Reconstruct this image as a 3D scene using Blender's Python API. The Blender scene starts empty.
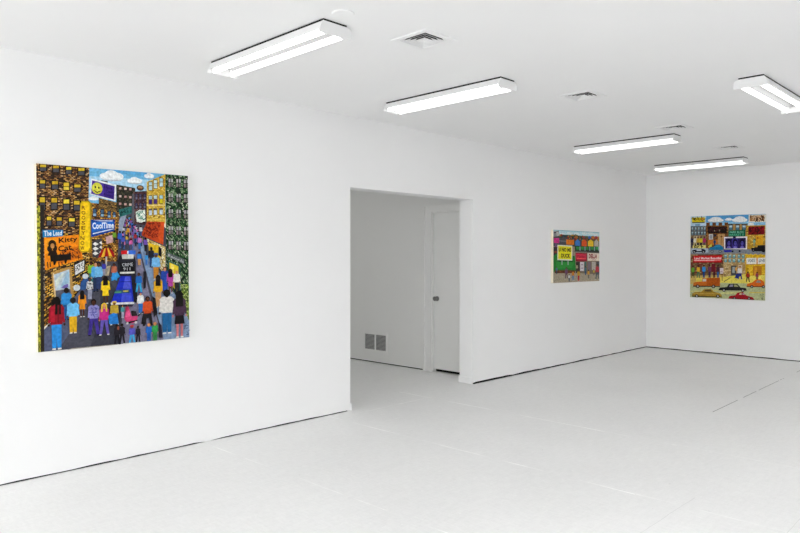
import bpy, bmesh, math, random
from math import sin, cos, pi, radians
from mathutils import Vector, Matrix

S = bpy.context.scene
COL = S.collection

# ------------------------------------------------------------------ camera
H = 2.74                     # ceiling height
XB = 10.475                  # back wall
XF = -5.5                    # street front wall (behind the camera)
YR = -7.0                    # right wall
cam_d = bpy.data.cameras.new('camera')
cam = bpy.data.objects.new('camera', cam_d); COL.objects.link(cam)
YAW = 0.773
cam.location = (0, -4.737, 1.422)
cam.rotation_euler = (radians(90), 0, YAW - pi/2)
cam_d.sensor_width = 36
cam_d.lens = 678.0/800*36
cam_d.shift_y = -8.5/800
cam_d.clip_start = 0.02
S.camera = cam

# ------------------------------------------------------------------ world, daylight, exposure
S.view_settings.view_transform = 'Standard'
S.view_settings.look = 'None'
S.view_settings.gamma = 1
S.view_settings.use_curve_mapping = False
S.view_settings.exposure = 0.19
S.cycles.diffuse_bounces = 10
S.cycles.max_bounces = 14
S.cycles.use_denoising = True
w = bpy.data.worlds.new('daylight'); S.world = w; w.use_nodes = True
w.node_tree.nodes['Background'].inputs[0].default_value = (0.92, 0.96, 1, 1)
w.node_tree.nodes['Background'].inputs[1].default_value = 0.4

def area(name, loc, target, sx, sy, power, color=(1, 1, 1)):
    d = bpy.data.lights.new(name, 'AREA'); d.shape = 'RECTANGLE'; d.size = sx; d.size_y = sy
    d.energy = power; d.color = color
    o = bpy.data.objects.new(name, d); COL.objects.link(o)
    o.location = loc
    o.rotation_euler = (Vector(target) - Vector(loc)).to_track_quat('-Z', 'Y').to_euler()
    return o
# daylight through the street front; unseen right-side window added to even the light
area('daylight', (XF-1.3, -3.4, 2.9), (5.0, -2.2, 0.4), 6.0, 2.4, 330*1.6, (0.99, 0.995, 1.0))
area('daylight', (0.0, YR-1.5, 3.0), (1.0, -3, 0.0), 6.0, 1.8, 330*1.1, (0.99, 0.995, 1.0))
# added fill light in the side hall, out of sight of the opening
area('hall_fill', (4.9, 2.2, 2.68), (4.9, 2.2, 0), 0.3, 1.0, 5.2)
TUBE = 2.4

# ------------------------------------------------------------------ helpers
def srgb(h):
    h = h.lstrip('#')
    r = []
    for i in (0, 2, 4):
        c = int(h[i:i+2], 16)/255
        r.append(c/12.92 if c <= 0.04045 else ((c+0.055)/1.055)**2.4)
    return r

def mat(name, color, rough=0.6, metal=0.0, spec=0.4, noise=0.0, scale=40.0, bump=0.0, emit=None):
    m = bpy.data.materials.new(name); m.use_nodes = True
    nt = m.node_tree; b = nt.nodes['Principled BSDF']
    c = srgb(color) if isinstance(color, str) else list(color)
    b.inputs['Base Color'].default_value = (*c, 1)
    b.inputs['Roughness'].default_value = rough
    b.inputs['Metallic'].default_value = metal
    b.inputs['Specular IOR Level'].default_value = spec
    if noise or bump:
        tc = nt.nodes.new('ShaderNodeTexCoord')
        n = nt.nodes.new('ShaderNodeTexNoise'); n.inputs['Scale'].default_value = scale
        n.inputs['Detail'].default_value = 5
        nt.links.new(tc.outputs['Object'], n.inputs['Vector'])
        if noise:
            mr = nt.nodes.new('ShaderNodeMapRange')
            mr.inputs['To Min'].default_value = 1-noise; mr.inputs['To Max'].default_value = 1+noise
            nt.links.new(n.outputs['Fac'], mr.inputs['Value'])
            mx = nt.nodes.new('ShaderNodeVectorMath'); mx.operation = 'SCALE'
            mx.inputs[0].default_value = c
            nt.links.new(mr.outputs[0], mx.inputs['Scale'])
            nt.links.new(mx.outputs[0], b.inputs['Base Color'])
        if bump:
            bp = nt.nodes.new('ShaderNodeBump'); bp.inputs['Strength'].default_value = bump
            bp.inputs['Distance'].default_value = 0.002
            nt.links.new(n.outputs['Fac'], bp.inputs['Height'])
            nt.links.new(bp.outputs[0], b.inputs['Normal'])
    if emit:
        b.inputs['Emission Color'].default_value = (1.0, 1.0, 0.985, 1)
        b.inputs['Emission Strength'].default_value = emit
    return m

def link(name, bm, m, parent=None, smooth=False):
    me = bpy.data.meshes.new(name); bmesh.ops.recalc_face_normals(bm, faces=bm.faces)
    if smooth:
        for f in bm.faces: f.smooth = True
    bm.to_mesh(me); bm.free()
    for k in (m if isinstance(m, (list, tuple)) else [m]): me.materials.append(k)
    o = bpy.data.objects.new(name, me); COL.objects.link(o)
    if parent: o.parent = parent
    return o

def box(bm, x0, x1, y0, y1, z0, z1):
    v = [bm.verts.new(p) for p in [(x0,y0,z0),(x1,y0,z0),(x1,y1,z0),(x0,y1,z0),(x0,y0,z1),(x1,y0,z1),(x1,y1,z1),(x0,y1,z1)]]
    for f in [(0,3,2,1),(4,5,6,7),(0,1,5,4),(1,2,6,5),(2,3,7,6),(3,0,4,7)]:
        bm.faces.new([v[i] for i in f])

def prism(bm, pts, f0, f1):
    """pts: 2-D outline; f0 / f1 map an outline point to the two caps"""
    a = [bm.verts.new(f0(p)) for p in pts]; b = [bm.verts.new(f1(p)) for p in pts]
    bm.faces.new(a); bm.faces.new(b[::-1]); n = len(pts)
    for i in range(n): bm.faces.new([a[i], a[(i+1) % n], b[(i+1) % n], b[i]])

def bevel(bm, w=0.002, seg=2):
    bmesh.ops.bevel(bm, geom=list(bm.edges), offset=w, segments=seg, affect='EDGES', profile=0.5)

def cyl(bm, p0, p1, r, n=20, r2=None):
    p0, p1 = Vector(p0), Vector(p1); d = (p1-p0).normalized()
    a = d.orthogonal().normalized(); b = d.cross(a)
    r2 = r if r2 is None else r2
    A = [bm.verts.new(p0+(a*cos(2*pi*i/n)+b*sin(2*pi*i/n))*r) for i in range(n)]
    B = [bm.verts.new(p1+(a*cos(2*pi*i/n)+b*sin(2*pi*i/n))*r2) for i in range(n)]
    bm.faces.new(A); bm.faces.new(B[::-1])
    for i in range(n): bm.faces.new([A[i], A[(i+1) % n], B[(i+1) % n], B[i]])

def lathe(bm, prof, axis, o, n=24):
    """prof: (distance along axis, radius)"""
    d = Vector(axis).normalized(); a = d.orthogonal().normalized(); b = d.cross(a); o = Vector(o)
    rings = []
    for t, r in prof:
        rings.append([bm.verts.new(o+d*t+(a*cos(2*pi*i/n)+b*sin(2*pi*i/n))*r) for i in range(n)])
    bm.faces.new(rings[0]); bm.faces.new(rings[-1][::-1])
    for A, B in zip(rings, rings[1:]):
        for i in range(n): bm.faces.new([A[i], A[(i+1) % n], B[(i+1) % n], B[i]])

def empty(name, loc, label=None, cat=None, group=None, rot=(0, 0, 0)):
    o = bpy.data.objects.new(name, None); COL.objects.link(o)
    o.location = loc; o.rotation_euler = rot; o.empty_display_size = 0.1
    tag(o, label, cat, group)
    return o
def tag(o, label=None, cat=None, group=None, kind=None):
    if label: o['label'] = label
    if cat: o['category'] = cat
    if group: o['group'] = group
    if kind: o['kind'] = kind
    return o
def struct(name, bm, m, label=None, cat=None, parent=None):
    o = link(name, bm, m, parent)
    if not parent: tag(o, label, cat, None, 'structure')
    return o

def copy_tree(src, loc, label, rot=None):
    r = src.copy(); COL.objects.link(r); r.location = loc; r['label'] = label
    if rot is not None: r.rotation_euler = rot
    for ch in list(src.children):
        c = ch.copy(); COL.objects.link(c); c.parent = r
        for g in list(ch.children):
            d = g.copy(); COL.objects.link(d); d.parent = c
    return r

# ------------------------------------------------------------------ materials
M_wall = mat('white_wall_paint', (0.86, 0.86, 0.86), 0.75, 0, 0.2, noise=0.012, scale=3.0, bump=0.03)
M_ceil = mat('white_ceiling_paint', (0.86, 0.86, 0.86), 0.8, 0, 0.15, noise=0.012, scale=2.0, bump=0.02)
M_hall = mat('white_hall_paint', (0.85, 0.85, 0.835), 0.7, 0, 0.2, noise=0.012, scale=3.0)
M_trim = mat('white_trim_paint', (0.86, 0.86, 0.86), 0.45, 0, 0.4, noise=0.01)
M_dark = mat('gap_shade', (0.012, 0.012, 0.011), 0.9, 0, 0.1, noise=0.2)  # near-black standing in for the shade inside narrow gaps
M_fix = mat('white_enamel', (0.82, 0.82, 0.82), 0.35, 0, 0.5, noise=0.01)
M_refl = mat('grey_reflector', (0.25, 0.25, 0.25), 0.4, 0, 0.4, noise=0.01)
M_tube = mat('lit_fluorescent_tube', (0.9, 0.9, 0.9), 0.3, 0, 0.5, emit=TUBE)
M_tube_fill = mat('lit_fluorescent_tube_new', (0.9, 0.9, 0.9), 0.3, 0, 0.5, emit=TUBE*9.0)  # boosted emission for the added, unseen fill lights
M_chrome = mat('dull_steel', (0.22, 0.22, 0.215), 0.28, 1.0, 0.5, noise=0.05)
M_vent = mat('vent_white', (0.84, 0.84, 0.84), 0.5, 0, 0.3, noise=0.01)
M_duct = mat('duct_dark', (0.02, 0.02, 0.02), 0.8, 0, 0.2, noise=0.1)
M_blade_shade = mat('shaded_blade_side', (0.05, 0.05, 0.05), 0.9, 0, 0.1, noise=0.2)  # dark tone painting the shade between vent blades
M_louver = mat('louver_grey', (0.5, 0.5, 0.49), 0.5, 0, 0.3, noise=0.03)
M_canvas = mat('raw_canvas_edge', '#efe6d2', 0.85, 0, 0.1, noise=0.03, scale=60)
M_canvas_w = mat('white_canvas_edge', '#e9e6de', 0.85, 0, 0.1, noise=0.03, scale=60)

def floor_material():
    m = bpy.data.materials.new('painted_plywood_floor'); m.use_nodes = True
    nt = m.node_tree; N = nt.nodes; L = nt.links; b = N['Principled BSDF']
    tc = N.new('ShaderNodeTexCoord'); sep = N.new('ShaderNodeSeparateXYZ'); L.new(tc.outputs['Object'], sep.inputs[0])
    def math_(op, a, bb=None, c=None):
        n = N.new('ShaderNodeMath'); n.operation = op
        for i, v in enumerate((a, bb, c)):
            if v is None: continue
            if isinstance(v, (int, float)): n.inputs[i].default_value = v
            else: L.new(v, n.inputs[i])
        return n.outputs[0]
    def noise(scale, vec=None, detail=4, rough=0.55):
        n = N.new('ShaderNodeTexNoise'); n.inputs['Scale'].default_value = scale
        n.inputs['Detail'].default_value = detail; n.inputs['Roughness'].default_value = rough
        L.new(vec or tc.outputs['Object'], n.inputs['Vector']); return n.outputs['Fac']
    def stretch(sx, sy):
        n = N.new('ShaderNodeMapping'); n.inputs['Scale'].default_value = (sx, sy, 1)
        L.new(tc.outputs['Object'], n.inputs['Vector']); return n.outputs[0]
    X, Y = sep.outputs[0], sep.outputs[1]
    cloud = noise(1.1); grain = noise(14, stretch(4, 1), 6, 0.7); streak = noise(9, stretch(1.0, 5.0), 5, 0.65)
    fine = noise(60, stretch(1, 2.5), 3, 0.7)
    wob = math_('MULTIPLY', math_('SUBTRACT', noise(2.5), 0.5), 0.03)
    def line(c, c0, wd):                                             # a paint-filled sheet joint at c0
        return math_('LESS_THAN', math_('ABSOLUTE', math_('SUBTRACT', math_('ADD', c, wob), c0)), wd)
    v = math_('ADD', 0.83, math_('MULTIPLY', math_('SUBTRACT', cloud, 0.5), 0.09))
    v = math_('ADD', v, math_('MULTIPLY', math_('SUBTRACT', grain, 0.5), 0.17))
    v = math_('ADD', v, math_('MULTIPLY', math_('SUBTRACT', streak, 0.5), 0.12))
    v = math_('ADD', v, math_('MULTIPLY', math_('SUBTRACT', fine, 0.5), 0.12))
    patchy = N.new('ShaderNodeMapRange'); L.new(noise(2.3, None, 5, 0.6), patchy.inputs['Value'])
    patchy.inputs['From Min'].default_value = 0.42; patchy.inputs['From Max'].default_value = 0.62
    def span(c, a, bb): return math_('MULTIPLY', math_('GREATER_THAN', c, a), math_('LESS_THAN', c, bb))
    seams = None
    for c, c0, wd, o, a0, a1, amt in ((X, 5.15, .0075, Y, -2.65, .3, .20), (X, 5.165, .005, Y, -6.9, -2.65, .10), (X, 3.91, .006, Y, -2.9, -.05, .20),
                                      (X, 3.92, .006, Y, -6.9, -2.9, .13), (X, 2.68, .005, Y, -6.9, -.05, .15), (X, 6.38, .007, Y, -6.9, -.2, .05),
                                      (X, 7.61, .008, Y, -6.9, -.2, .05), (X, 8.83, .009, Y, -6.9, -.2, .05), (Y, -.12, .006, X, 4.2, 5.2, .16)):
        l = math_('MULTIPLY', math_('MULTIPLY', math_('MULTIPLY', line(c, c0, wd), span(o, a0, a1)), patchy.outputs[0]), amt)
        seams = l if seams is None else math_('MAXIMUM', seams, l)
    v = math_('ADD', v, seams)
    # tiny raised specks of paint
    vo = N.new('ShaderNodeTexVoronoi'); vo.inputs['Scale'].default_value = 9; L.new(tc.outputs['Object'], vo.inputs['Vector'])
    v = math_('ADD', v, math_('MULTIPLY', math_('LESS_THAN', vo.outputs['Distance'], 0.045), 0.10))
    # thin closed joints along the room
    thin = math_('MULTIPLY', line(Y, -3.18, .002), span(X, 3.2, 4.1)); thin = math_('MAXIMUM', thin, math_('MULTIPLY', line(Y, -3.72, .002), span(X, 3.6, 6)))
    v = math_('MULTIPLY', v, math_('SUBTRACT', 1.0, math_('MULTIPLY', thin, 0.15)))
    # an open dark joint running away along the room
    open_ = math_('MULTIPLY', math_('LESS_THAN', math_('ABSOLUTE', math_('SUBTRACT', Y, math_('MULTIPLY_ADD', X, 0.0185, -2.552))), 0.0035), math_('GREATER_THAN', X, 6.5))
    open_ = math_('MULTIPLY', open_, math_('GREATER_THAN', noise(2.3), 0.44))
    v = math_('MULTIPLY', v, math_('SUBTRACT', 1.0, math_('MULTIPLY', open_, 0.8)))
    # a few small chips
    chip = math_('GREATER_THAN', noise(23, None, 2), 0.765)
    v = math_('MULTIPLY', v, math_('SUBTRACT', 1.0, math_('MULTIPLY', chip, 0.25)))
    cmb = N.new('ShaderNodeCombineXYZ')
    L.new(v, cmb.inputs[0]); L.new(v, cmb.inputs[1]); L.new(math_('MULTIPLY', v, 0.99), cmb.inputs[2])
    L.new(cmb.outputs[0], b.inputs['Base Color'])
    r = math_('ADD', 0.42, math_('MULTIPLY', grain, 0.2)); L.new(r, b.inputs['Roughness'])
    b.inputs['Specular IOR Level'].default_value = 0.4
    bp = N.new('ShaderNodeBump'); bp.inputs['Strength'].default_value = 0.25; bp.inputs['Distance'].default_value = 0.002
    L.new(math_('ADD', math_('ADD', streak, grain), math_('MULTIPLY', seams, 6)), bp.inputs['Height']); L.new(bp.outputs[0], b.inputs['Normal'])
    return m
M_floor = floor_material()

def paint_material():
    m = bpy.data.materials.new('acrylic_paint'); m.use_nodes = True
    nt = m.node_tree; b = nt.nodes['Principled BSDF']
    a = nt.nodes.new('ShaderNodeVertexColor'); a.layer_name = 'paint'
    tc = nt.nodes.new('ShaderNodeTexCoord')
    n = nt.nodes.new('ShaderNodeTexNoise'); n.inputs['Scale'].default_value = 55; n.inputs['Detail'].default_value = 4
    nt.links.new(tc.outputs['Object'], n.inputs['Vector'])
    mr = nt.nodes.new('ShaderNodeMapRange'); mr.inputs['From Min'].default_value = 0.25; mr.inputs['From Max'].default_value = 0.75
    mr.inputs['To Min'].default_value = 0.66; mr.inputs['To Max'].default_value = 1.22
    nt.links.new(n.outputs['Fac'], mr.inputs['Value'])
    mx = nt.nodes.new('ShaderNodeVectorMath'); mx.operation = 'SCALE'
    nt.links.new(a.outputs['Color'], mx.inputs[0]); nt.links.new(mr.outputs[0], mx.inputs['Scale'])
    nt.links.new(mx.outputs[0], b.inputs['Base Color'])
    b.inputs['Roughness'].default_value = 0.6; b.inputs['Specular IOR Level'].default_value = 0.12
    return m
M_paint = paint_material()

# ------------------------------------------------------------------ the room
DX0, DX1, DZ = 4.193, 6.028, 2.080       # opening in the left wall
WT = 0.19                                # its thickness
HX = 6.366                               # wall of the side hall, facing the street
bm = bmesh.new(); box(bm, XF-0.3, XB+0.2, YR-0.2, 3.7, -0.12, 0)
struct('floor', bm, M_floor, 'white painted plywood floor with visible sheet seams', 'floor')

VENTS = [(3.03, -1.985), (4.97, -1.957), (6.83, -1.94), (8.50, -1.90)]
VH = 0.115                               # half of the hole in the ceiling
xs = sorted([XF-0.3, XB+0.2] + [v[0]+s*VH for v in VENTS for s in (-1, 1)])
bm = bmesh.new()
for x0, x1 in zip(xs, xs[1:]):
    hit = [v for v in VENTS if abs((x0+x1)/2-v[0]) < VH]
    if hit:
        y = hit[0][1]
        box(bm, x0, x1, YR-0.2, y-VH, H, H+0.12); box(bm, x0, x1, y+VH, 3.7, H, H+0.12)
    else:
        box(bm, x0, x1, YR-0.2, 3.7, H, H+0.12)
struct('ceiling', bm, M_ceil, 'plain white painted ceiling', 'ceiling')

# left wall: lower edge stops a few millimetres above the floor, unevenly
def gap_edge(x0, x1, g0, g1, seed, step=0.12, fills=()):
    R = random.Random(seed); n = max(2, int((x1-x0)/step)); out = []
    for i in range(n+1):
        t = i/n; x = x0+(x1-x0)*t
        g = (g0+(g1-g0)*t)*R.uniform(0.75, 1.2)
        for a, b in fills:
            if a <= x <= b: g = 0.0
        out.append((x, max(g, 0.0)))
    return out
bm = bmesh.new()
ptsL = [(XF-0.2, H), (XF-0.2, 0.005)] + gap_edge(XF, DX0-0.03, 0.0075, 0.0105, 3, 0.11, ((2.64, 2.75), (2.89, 2.93))) + [(DX0, 0.0)]
ptsL += [(DX0, DZ), (DX1, DZ), (DX1, 0.014)] + gap_edge(DX1+0.05, XB, 0.022, 0.012, 5) + [(XB, H)]
prism(bm, ptsL, lambda p: (p[0], 0, p[1]), lambda p: (p[0], WT, p[1]))
struct('wall_left', bm, M_wall, 'long white left wall with a wide opening to a side hall', 'wall')
bm = bmesh.new(); box(bm, XF, DX0-0.03, 0.006, WT-0.03, 0, 0.03); box(bm, DX1+0.03, XB, 0.006, WT-0.03, 0, 0.03)  # dark strips colour in the shade under the left wall
struct('trim_1', bm, M_dark, 'dark strip standing for the shade in the gap under the left wall', 'trim')
# short pieces of skirting lining the two jambs of the opening
bm = bmesh.new(); box(bm, DX0, DX0+0.02, 0.0, WT, 0.0, 0.068); bevel(bm, 0.002)
struct('baseboard_left', bm, M_trim, 'short white baseboard on the near jamb of the opening', 'baseboard')
bm = bmesh.new(); box(bm, DX1-0.022, DX1, 0.0, WT+0.0, 0.004, 0.075); bevel(bm, 0.002)
struct('baseboard_right', bm, M_trim, 'short white baseboard on the far jamb of the opening', 'baseboard')

# back wall
bm = bmesh.new()
pts = [(0.19, H), (YR-0.2, H)] + [(y, z) for y, z in gap_edge(YR-0.2, 0.0, 0.017, 0.015, 8, 0.15, ((-2.5, -2.45),))] + [(0.19, 0.01)]
prism(bm, pts, lambda p: (XB, p[0], p[1]), lambda p: (XB+0.15, p[0], p[1]))
struct('wall_back', bm, M_wall, 'white back wall of the gallery', 'wall')
bm = bmesh.new(); box(bm, XB+0.006, XB+0.12, YR, 0.1, 0, 0.03)  # dark strip colours in the shade under the back wall
struct('trim_2', bm, M_dark, 'dark strip standing for the shade in the gap under the back wall', 'trim')
# right wall and street front (behind the camera), the front with two shop windows
RX0, RX1, RZ0, RZ1 = -3.4, 4.0, 0.1, 2.35  # unseen right-wall opening, added to let in more light
bm = bmesh.new()
box(bm, XF-0.15, RX0, YR-0.15, YR, 0, H); box(bm, RX1, XB+0.15, YR-0.15, YR, 0, H)
box(bm, RX0, RX1, YR-0.15, YR, 0, RZ0); box(bm, RX0, RX1, YR-0.15, YR, RZ1, H)
struct('wall_right', bm, M_wall, 'white right wall', 'wall')
WY0, WY1, WZ0, WZ1 = -6.6, -0.25, 0.2, 2.6
bm = bmesh.new()
box(bm, XF-0.15, XF, YR, WY0, 0, H); box(bm, XF-0.15, XF, WY1, 0, 0, H)
box(bm, XF-0.15, XF, WY0, WY1, 0, WZ0); box(bm, XF-0.15, XF, WY0, WY1, WZ1, H)
struct('wall_front', bm, M_wall, 'white street front with a wide shop window', 'wall')
bm = bmesh.new()
for y in (WY0, (WY0+WY1)/2-0.03, WY1-0.06): box(bm, XF-0.11, XF-0.05, y, y+0.06, WZ0, WZ1)
for z in (WZ0, WZ1-0.06): box(bm, XF-0.11, XF-0.05, WY0, WY1, z, z+0.06)
struct('window_1', bm, M_trim, 'white shop window frame in the street front', 'window')
bm = bmesh.new()
for x in (RX0, -1.3, 1.3, RX1-0.06): box(bm, x, x+0.06, YR-0.11, YR-0.05, RZ0, RZ1)
for z in (RZ0, RZ1-0.06): box(bm, RX0, RX1, YR-0.11, YR-0.05, z, z+0.06)
struct('window_2', bm, M_trim, 'white frame of the added unseen window in the right wall', 'window')

# ------------------------------------------------------------------ side hall
bm = bmesh.new()
DY0, DY1, DTOP = 0.215, 0.915, 2.0
box(bm, HX, HX+0.12, DY1, 3.4, 0.013, H); box(bm, HX, HX+0.12, WT, DY0, 0.0, H); box(bm, HX, HX+0.12, DY0, DY1, DTOP, H)
struct('wall_hall_back', bm, M_hall, 'white hall wall with a return vent and a door', 'wall')
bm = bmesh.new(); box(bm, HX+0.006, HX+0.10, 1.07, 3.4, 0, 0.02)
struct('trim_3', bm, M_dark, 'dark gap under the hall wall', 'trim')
bm = bmesh.new(); box(bm, 3.45, HX+0.12, 3.4, 3.55, 0, H)
struct('wall_hall_end', bm, M_hall, 'end wall of the side hall', 'wall')
bm = bmesh.new(); box(bm, 3.3, 3.45, WT, 3.55, 0, H)
struct('wall_hall_front', bm, M_hall, 'near wall of the side hall', 'wall')
# door casing: two legs and a head with a raised outer band
bm = bmesh.new()
CW = 0.097
for y0, y1 in ((DY1-0.005, DY1+CW),):
    y1 = DY1+0.13
    box(bm, HX-0.014, HX, y0, y1, 0, DTOP+CW); box(bm, HX-0.030, HX-0.0135, y1-0.03, y1, 0, DTOP+CW); box(bm, HX-0.020, HX-0.0135, y0, y0+0.02, 0, DTOP)
box(bm, HX-0.016, HX, WT+0.002, DY1-0.005, DTOP, DTOP+CW); box(bm, HX-0.028, HX-0.0155, WT+0.002, DY1+0.0995, DTOP+CW-0.025, DTOP+CW)
box(bm, HX+0.001, HX+0.119, DY1-0.02, DY1-0.0005, 0.001, DTOP-0.001); box(bm, HX+0.001, HX+0.119, DY0, DY1-0.02, DTOP-0.015, DTOP-0.0005)
struct('trim_4', bm, M_hall, 'white casing round the hall door', 'trim')
door = empty('door_1', (HX, (DY0+DY1)/2, 0), 'white flush door in the side hall with a round metal knob', 'door')
door['kind'] = 'structure'
dw = (DY1-DY0)/2-0.021
bm = bmesh.new(); box(bm, 0.016, 0.054, -dw, dw-0.001, 0.036, DTOP-0.018); bevel(bm, 0.002)
link('door_leaf', bm, M_hall, door)
bm = bmesh.new()
ky = dw-0.055
lathe(bm, [(0, .031), (.006, .031), (.010, .022), (.011, .012), (.030, .011), (.034, .022), (.044, .029), (.054, .028), (.062, .018), (.064, .004)], (-1, 0, 0), (0.016, ky, 0.916))
k = link('door_knob', bm, M_chrome, door, True); k['label'] = 'round steel door knob'
# dark block painting in the unlit space behind the door, seen under it
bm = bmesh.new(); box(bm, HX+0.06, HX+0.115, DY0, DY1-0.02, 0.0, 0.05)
struct('trim_5', bm, M_dark, 'dark block standing for the unlit space under the hall door', 'trim')

# return vent low on the hall wall
v = empty('return_vent', (HX, 1.933, 0.28), 'white two-panel return air grille low on the hall wall', 'vent')
bm = bmesh.new()
w2, h2 = 0.245, 0.145
for y0, y1, z0, z1 in ((-w2, -.205, -h2, h2), (.205, w2, -h2, h2), (-.205, .205, .103, h2), (-.205, .205, -h2, -.103), (-.012, .012, -.103, .103)):
    box(bm, -0.012, 0, y0, y1, z0, z1)
link('frame', bm, M_hall, v)
bm = bmesh.new(); box(bm, -0.003, -0.0005, -.205, .205, -.103, .103)
link('backing', bm, M_duct, v)
for s in (-1, 1):
    bm = bmesh.new()
    for i in range(12):
        z = -.096+i*.0172
        prism(bm, [(-.0025, z+.008), (-.0035, z+.010), (-.0115, z+.001), (-.0105, z-.001)],
              lambda p: (p[0], s*.012, p[1]), lambda p: (p[0], s*.205, p[1]))
    o = link('louver_panel', bm, M_louver, v); o['label'] = 'grey slatted louver panel'

# ------------------------------------------------------------------ ceiling diffusers
def make_vent():
    r = empty('ceiling_vent', (VENTS[0][0], VENTS[0][1], H), 'x', 'vent', 'square ceiling diffusers')
    bm = bmesh.new()                                    # flange
    def ring(a, b, za, zb):
        A = [(-a, -a, za), (a, -a, za), (a, a, za), (-a, a, za)]; B = [(-b, -b, zb), (b, -b, zb), (b, b, zb), (-b, b, zb)]
        return A, B
    def frust(bm, a, b, za, zb, t, outer_shade=False):
        A, B = ring(a, b, za, zb); C, D = ring(a-t, b-t, za, zb)
        V = [[bm.verts.new(p) for p in q] for q in (A, B, D, C)]
        for k in range(4):
            P, Q = V[k], V[(k+1) % 4]
            for i in range(4): bm.faces.new([P[i], P[(i+1) % 4], Q[(i+1) % 4], Q[i]]).material_index = 1 if (outer_shade and k == 0) else 0
    frust(bm, 0.143, 0.140, -0.0005, -0.008, 0.034)
    link('flange', bm, M_vent, r)
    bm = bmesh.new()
    for a in (0.107, 0.084, 0.061, 0.038): frust(bm, a-0.028, a, 0.034, -0.005, 0.004, True)  # outer blade faces coloured dark as painted shade
    link('louvers', bm, [M_vent, M_blade_shade], r)
    bm = bmesh.new(); box(bm, -.012, .012, -.012, .012, 0.0, 0.004); box(bm, -.004, .004, -.004, .004, 0.004, .09)
    link('centre_plate', bm, M_vent, r)
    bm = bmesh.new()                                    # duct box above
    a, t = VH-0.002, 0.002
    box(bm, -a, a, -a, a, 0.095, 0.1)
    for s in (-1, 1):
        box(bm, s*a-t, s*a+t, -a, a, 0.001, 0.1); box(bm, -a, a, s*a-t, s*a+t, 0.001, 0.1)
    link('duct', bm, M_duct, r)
    return r
VL = ['square white ceiling vent beside the nearest fluorescent light, the largest in view',
      'square white ceiling vent between the second and third fluorescent lights from the camera',
      'small white ceiling vent just behind the third fluorescent light',
      'smallest ceiling vent, beside the farthest light near the back wall']
v0 = make_vent(); v0['label'] = VL[0]
for (x, y), l in list(zip(VENTS, VL))[1:]: copy_tree(v0, (x, y, H), l)

bm = bmesh.new(); lathe(bm, [(0, .062), (.004, .062), (.007, .058), (.0075, .02)], (0, 0, -1), (0, 0, 0), 36)
o = link('ceiling_plate', bm, M_ceil); o.location = (2.402, -1.965, H)
tag(o, 'flat round white cover plate on the ceiling beside the nearest light', 'cover plate')

# ------------------------------------------------------------------ fluorescent lights
def make_light():
    r = empty('ceiling_light', (0, 0, H), 'x', 'light', 'fluorescent ceiling lights')
    LN = 1.19
    bm = bmesh.new(); box(bm, -.085, .085, -LN/2+.003, LN/2-.003, -.0125, 0)  # near-black plate paints in the shade between housing and ceiling
    o = link('shade_gap_plate', bm, M_dark, r); o['label'] = 'dark plate standing for the shaded gap against the ceiling'
    bm = bmesh.new()                                    # channel with flared sides and a ridge between the tubes
    prof = [(-.088, -.012), (-.101, -.054), (-.097, -.055), (-.060, -.028), (-.020, -.030), (.020, -.030), (.060, -.028), (.097, -.055), (.101, -.054), (.088, -.012)]
    prism(bm, prof, lambda p: (p[0], -LN/2+.006, p[1]), lambda p: (p[0], LN/2-.006, p[1]))
    link('housing', bm, M_fix, r)
    bm = bmesh.new()                                    # inner reflector faces above the tubes
    pf = [(-.0965, -.0556), (-.060, -.0292), (-.020, -.0312), (.020, -.0312), (.060, -.0292), (.0965, -.0556), (.060, -.0282), (.020, -.0302), (-.020, -.0302), (-.060, -.0282)]
    prism(bm, pf, lambda p: (p[0], -LN/2+.0065, p[1]), lambda p: (p[0], LN/2-.0065, p[1]))
    link('reflector', bm, M_refl, r)
    for s in (-1, 1):
        bm = bmesh.new()
        pl = [(-.090, -.011), (-.1, -.024), (-.1175, -.076), (-.1165, -.078), (.1165, -.078), (.1175, -.076), (.115, -.024), (.090, -.011)]
        prism(bm, pl, lambda p: (p[0], s*(LN/2-.006), p[1]), lambda p: (p[0], s*(LN/2-.0005), p[1]))
        link('end_plate', bm, M_fix, r)
    for sx in (-1, 1):
        bm = bmesh.new(); cyl(bm, (sx*.066, -LN/2+.018, -.060), (sx*.066, LN/2-.018, -.060), .0175, 20)
        t = link('tube', bm, M_tube, r, True)
        for s in (-1, 1):
            bm = bmesh.new(); box(bm, sx*.066-.014, sx*.066+.014, min(s*(LN/2-.018), s*(LN/2-.0065)), max(s*(LN/2-.018), s*(LN/2-.0065)), -.078, -.026)
            link('lamp_holder', bm, M_fix, r)
    return r
LX = [((-1.2, -5.0), 'added unseen fluorescent fill light of the right row, nearest the shop window'),
      ((2.452, -5.0), 'added unseen fluorescent fill light second from the shop window in the right row'),
      ((4.117, -5.0), 'added unseen fluorescent fill light third from the shop window in the right row'),
      ((7.24, -5.0), 'added unseen fluorescent fill light fourth from the shop window in the right row'),
      ((9.50, -5.0), 'added unseen fluorescent fill light of the right row, nearest the back wall')]
LT = [((2.458, -1.243), 0, 'twin-tube fluorescent ceiling light nearest the camera, above the big street painting'),
      ((4.117, -1.233), 0, 'twin-tube fluorescent ceiling light second along the left row, above the hall opening'),
      ((7.235, -1.215), 0, 'twin-tube fluorescent ceiling light third along the left row, past the hall opening'),
      ((9.50, -1.19), 0, 'twin-tube fluorescent ceiling light nearest the back wall and its painting'),
      ((5.885, -3.125), pi/2, 'lengthwise twin-tube fluorescent ceiling light at the right edge, turned across the others')]
l0 = make_light(); l0.location = (*LT[0][0], H); l0['label'] = LT[0][2]
for (x, y), rz, lab in LT[1:]: copy_tree(l0, (x, y, H), lab, (0, 0, rz))
fill_mesh = {}
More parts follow.
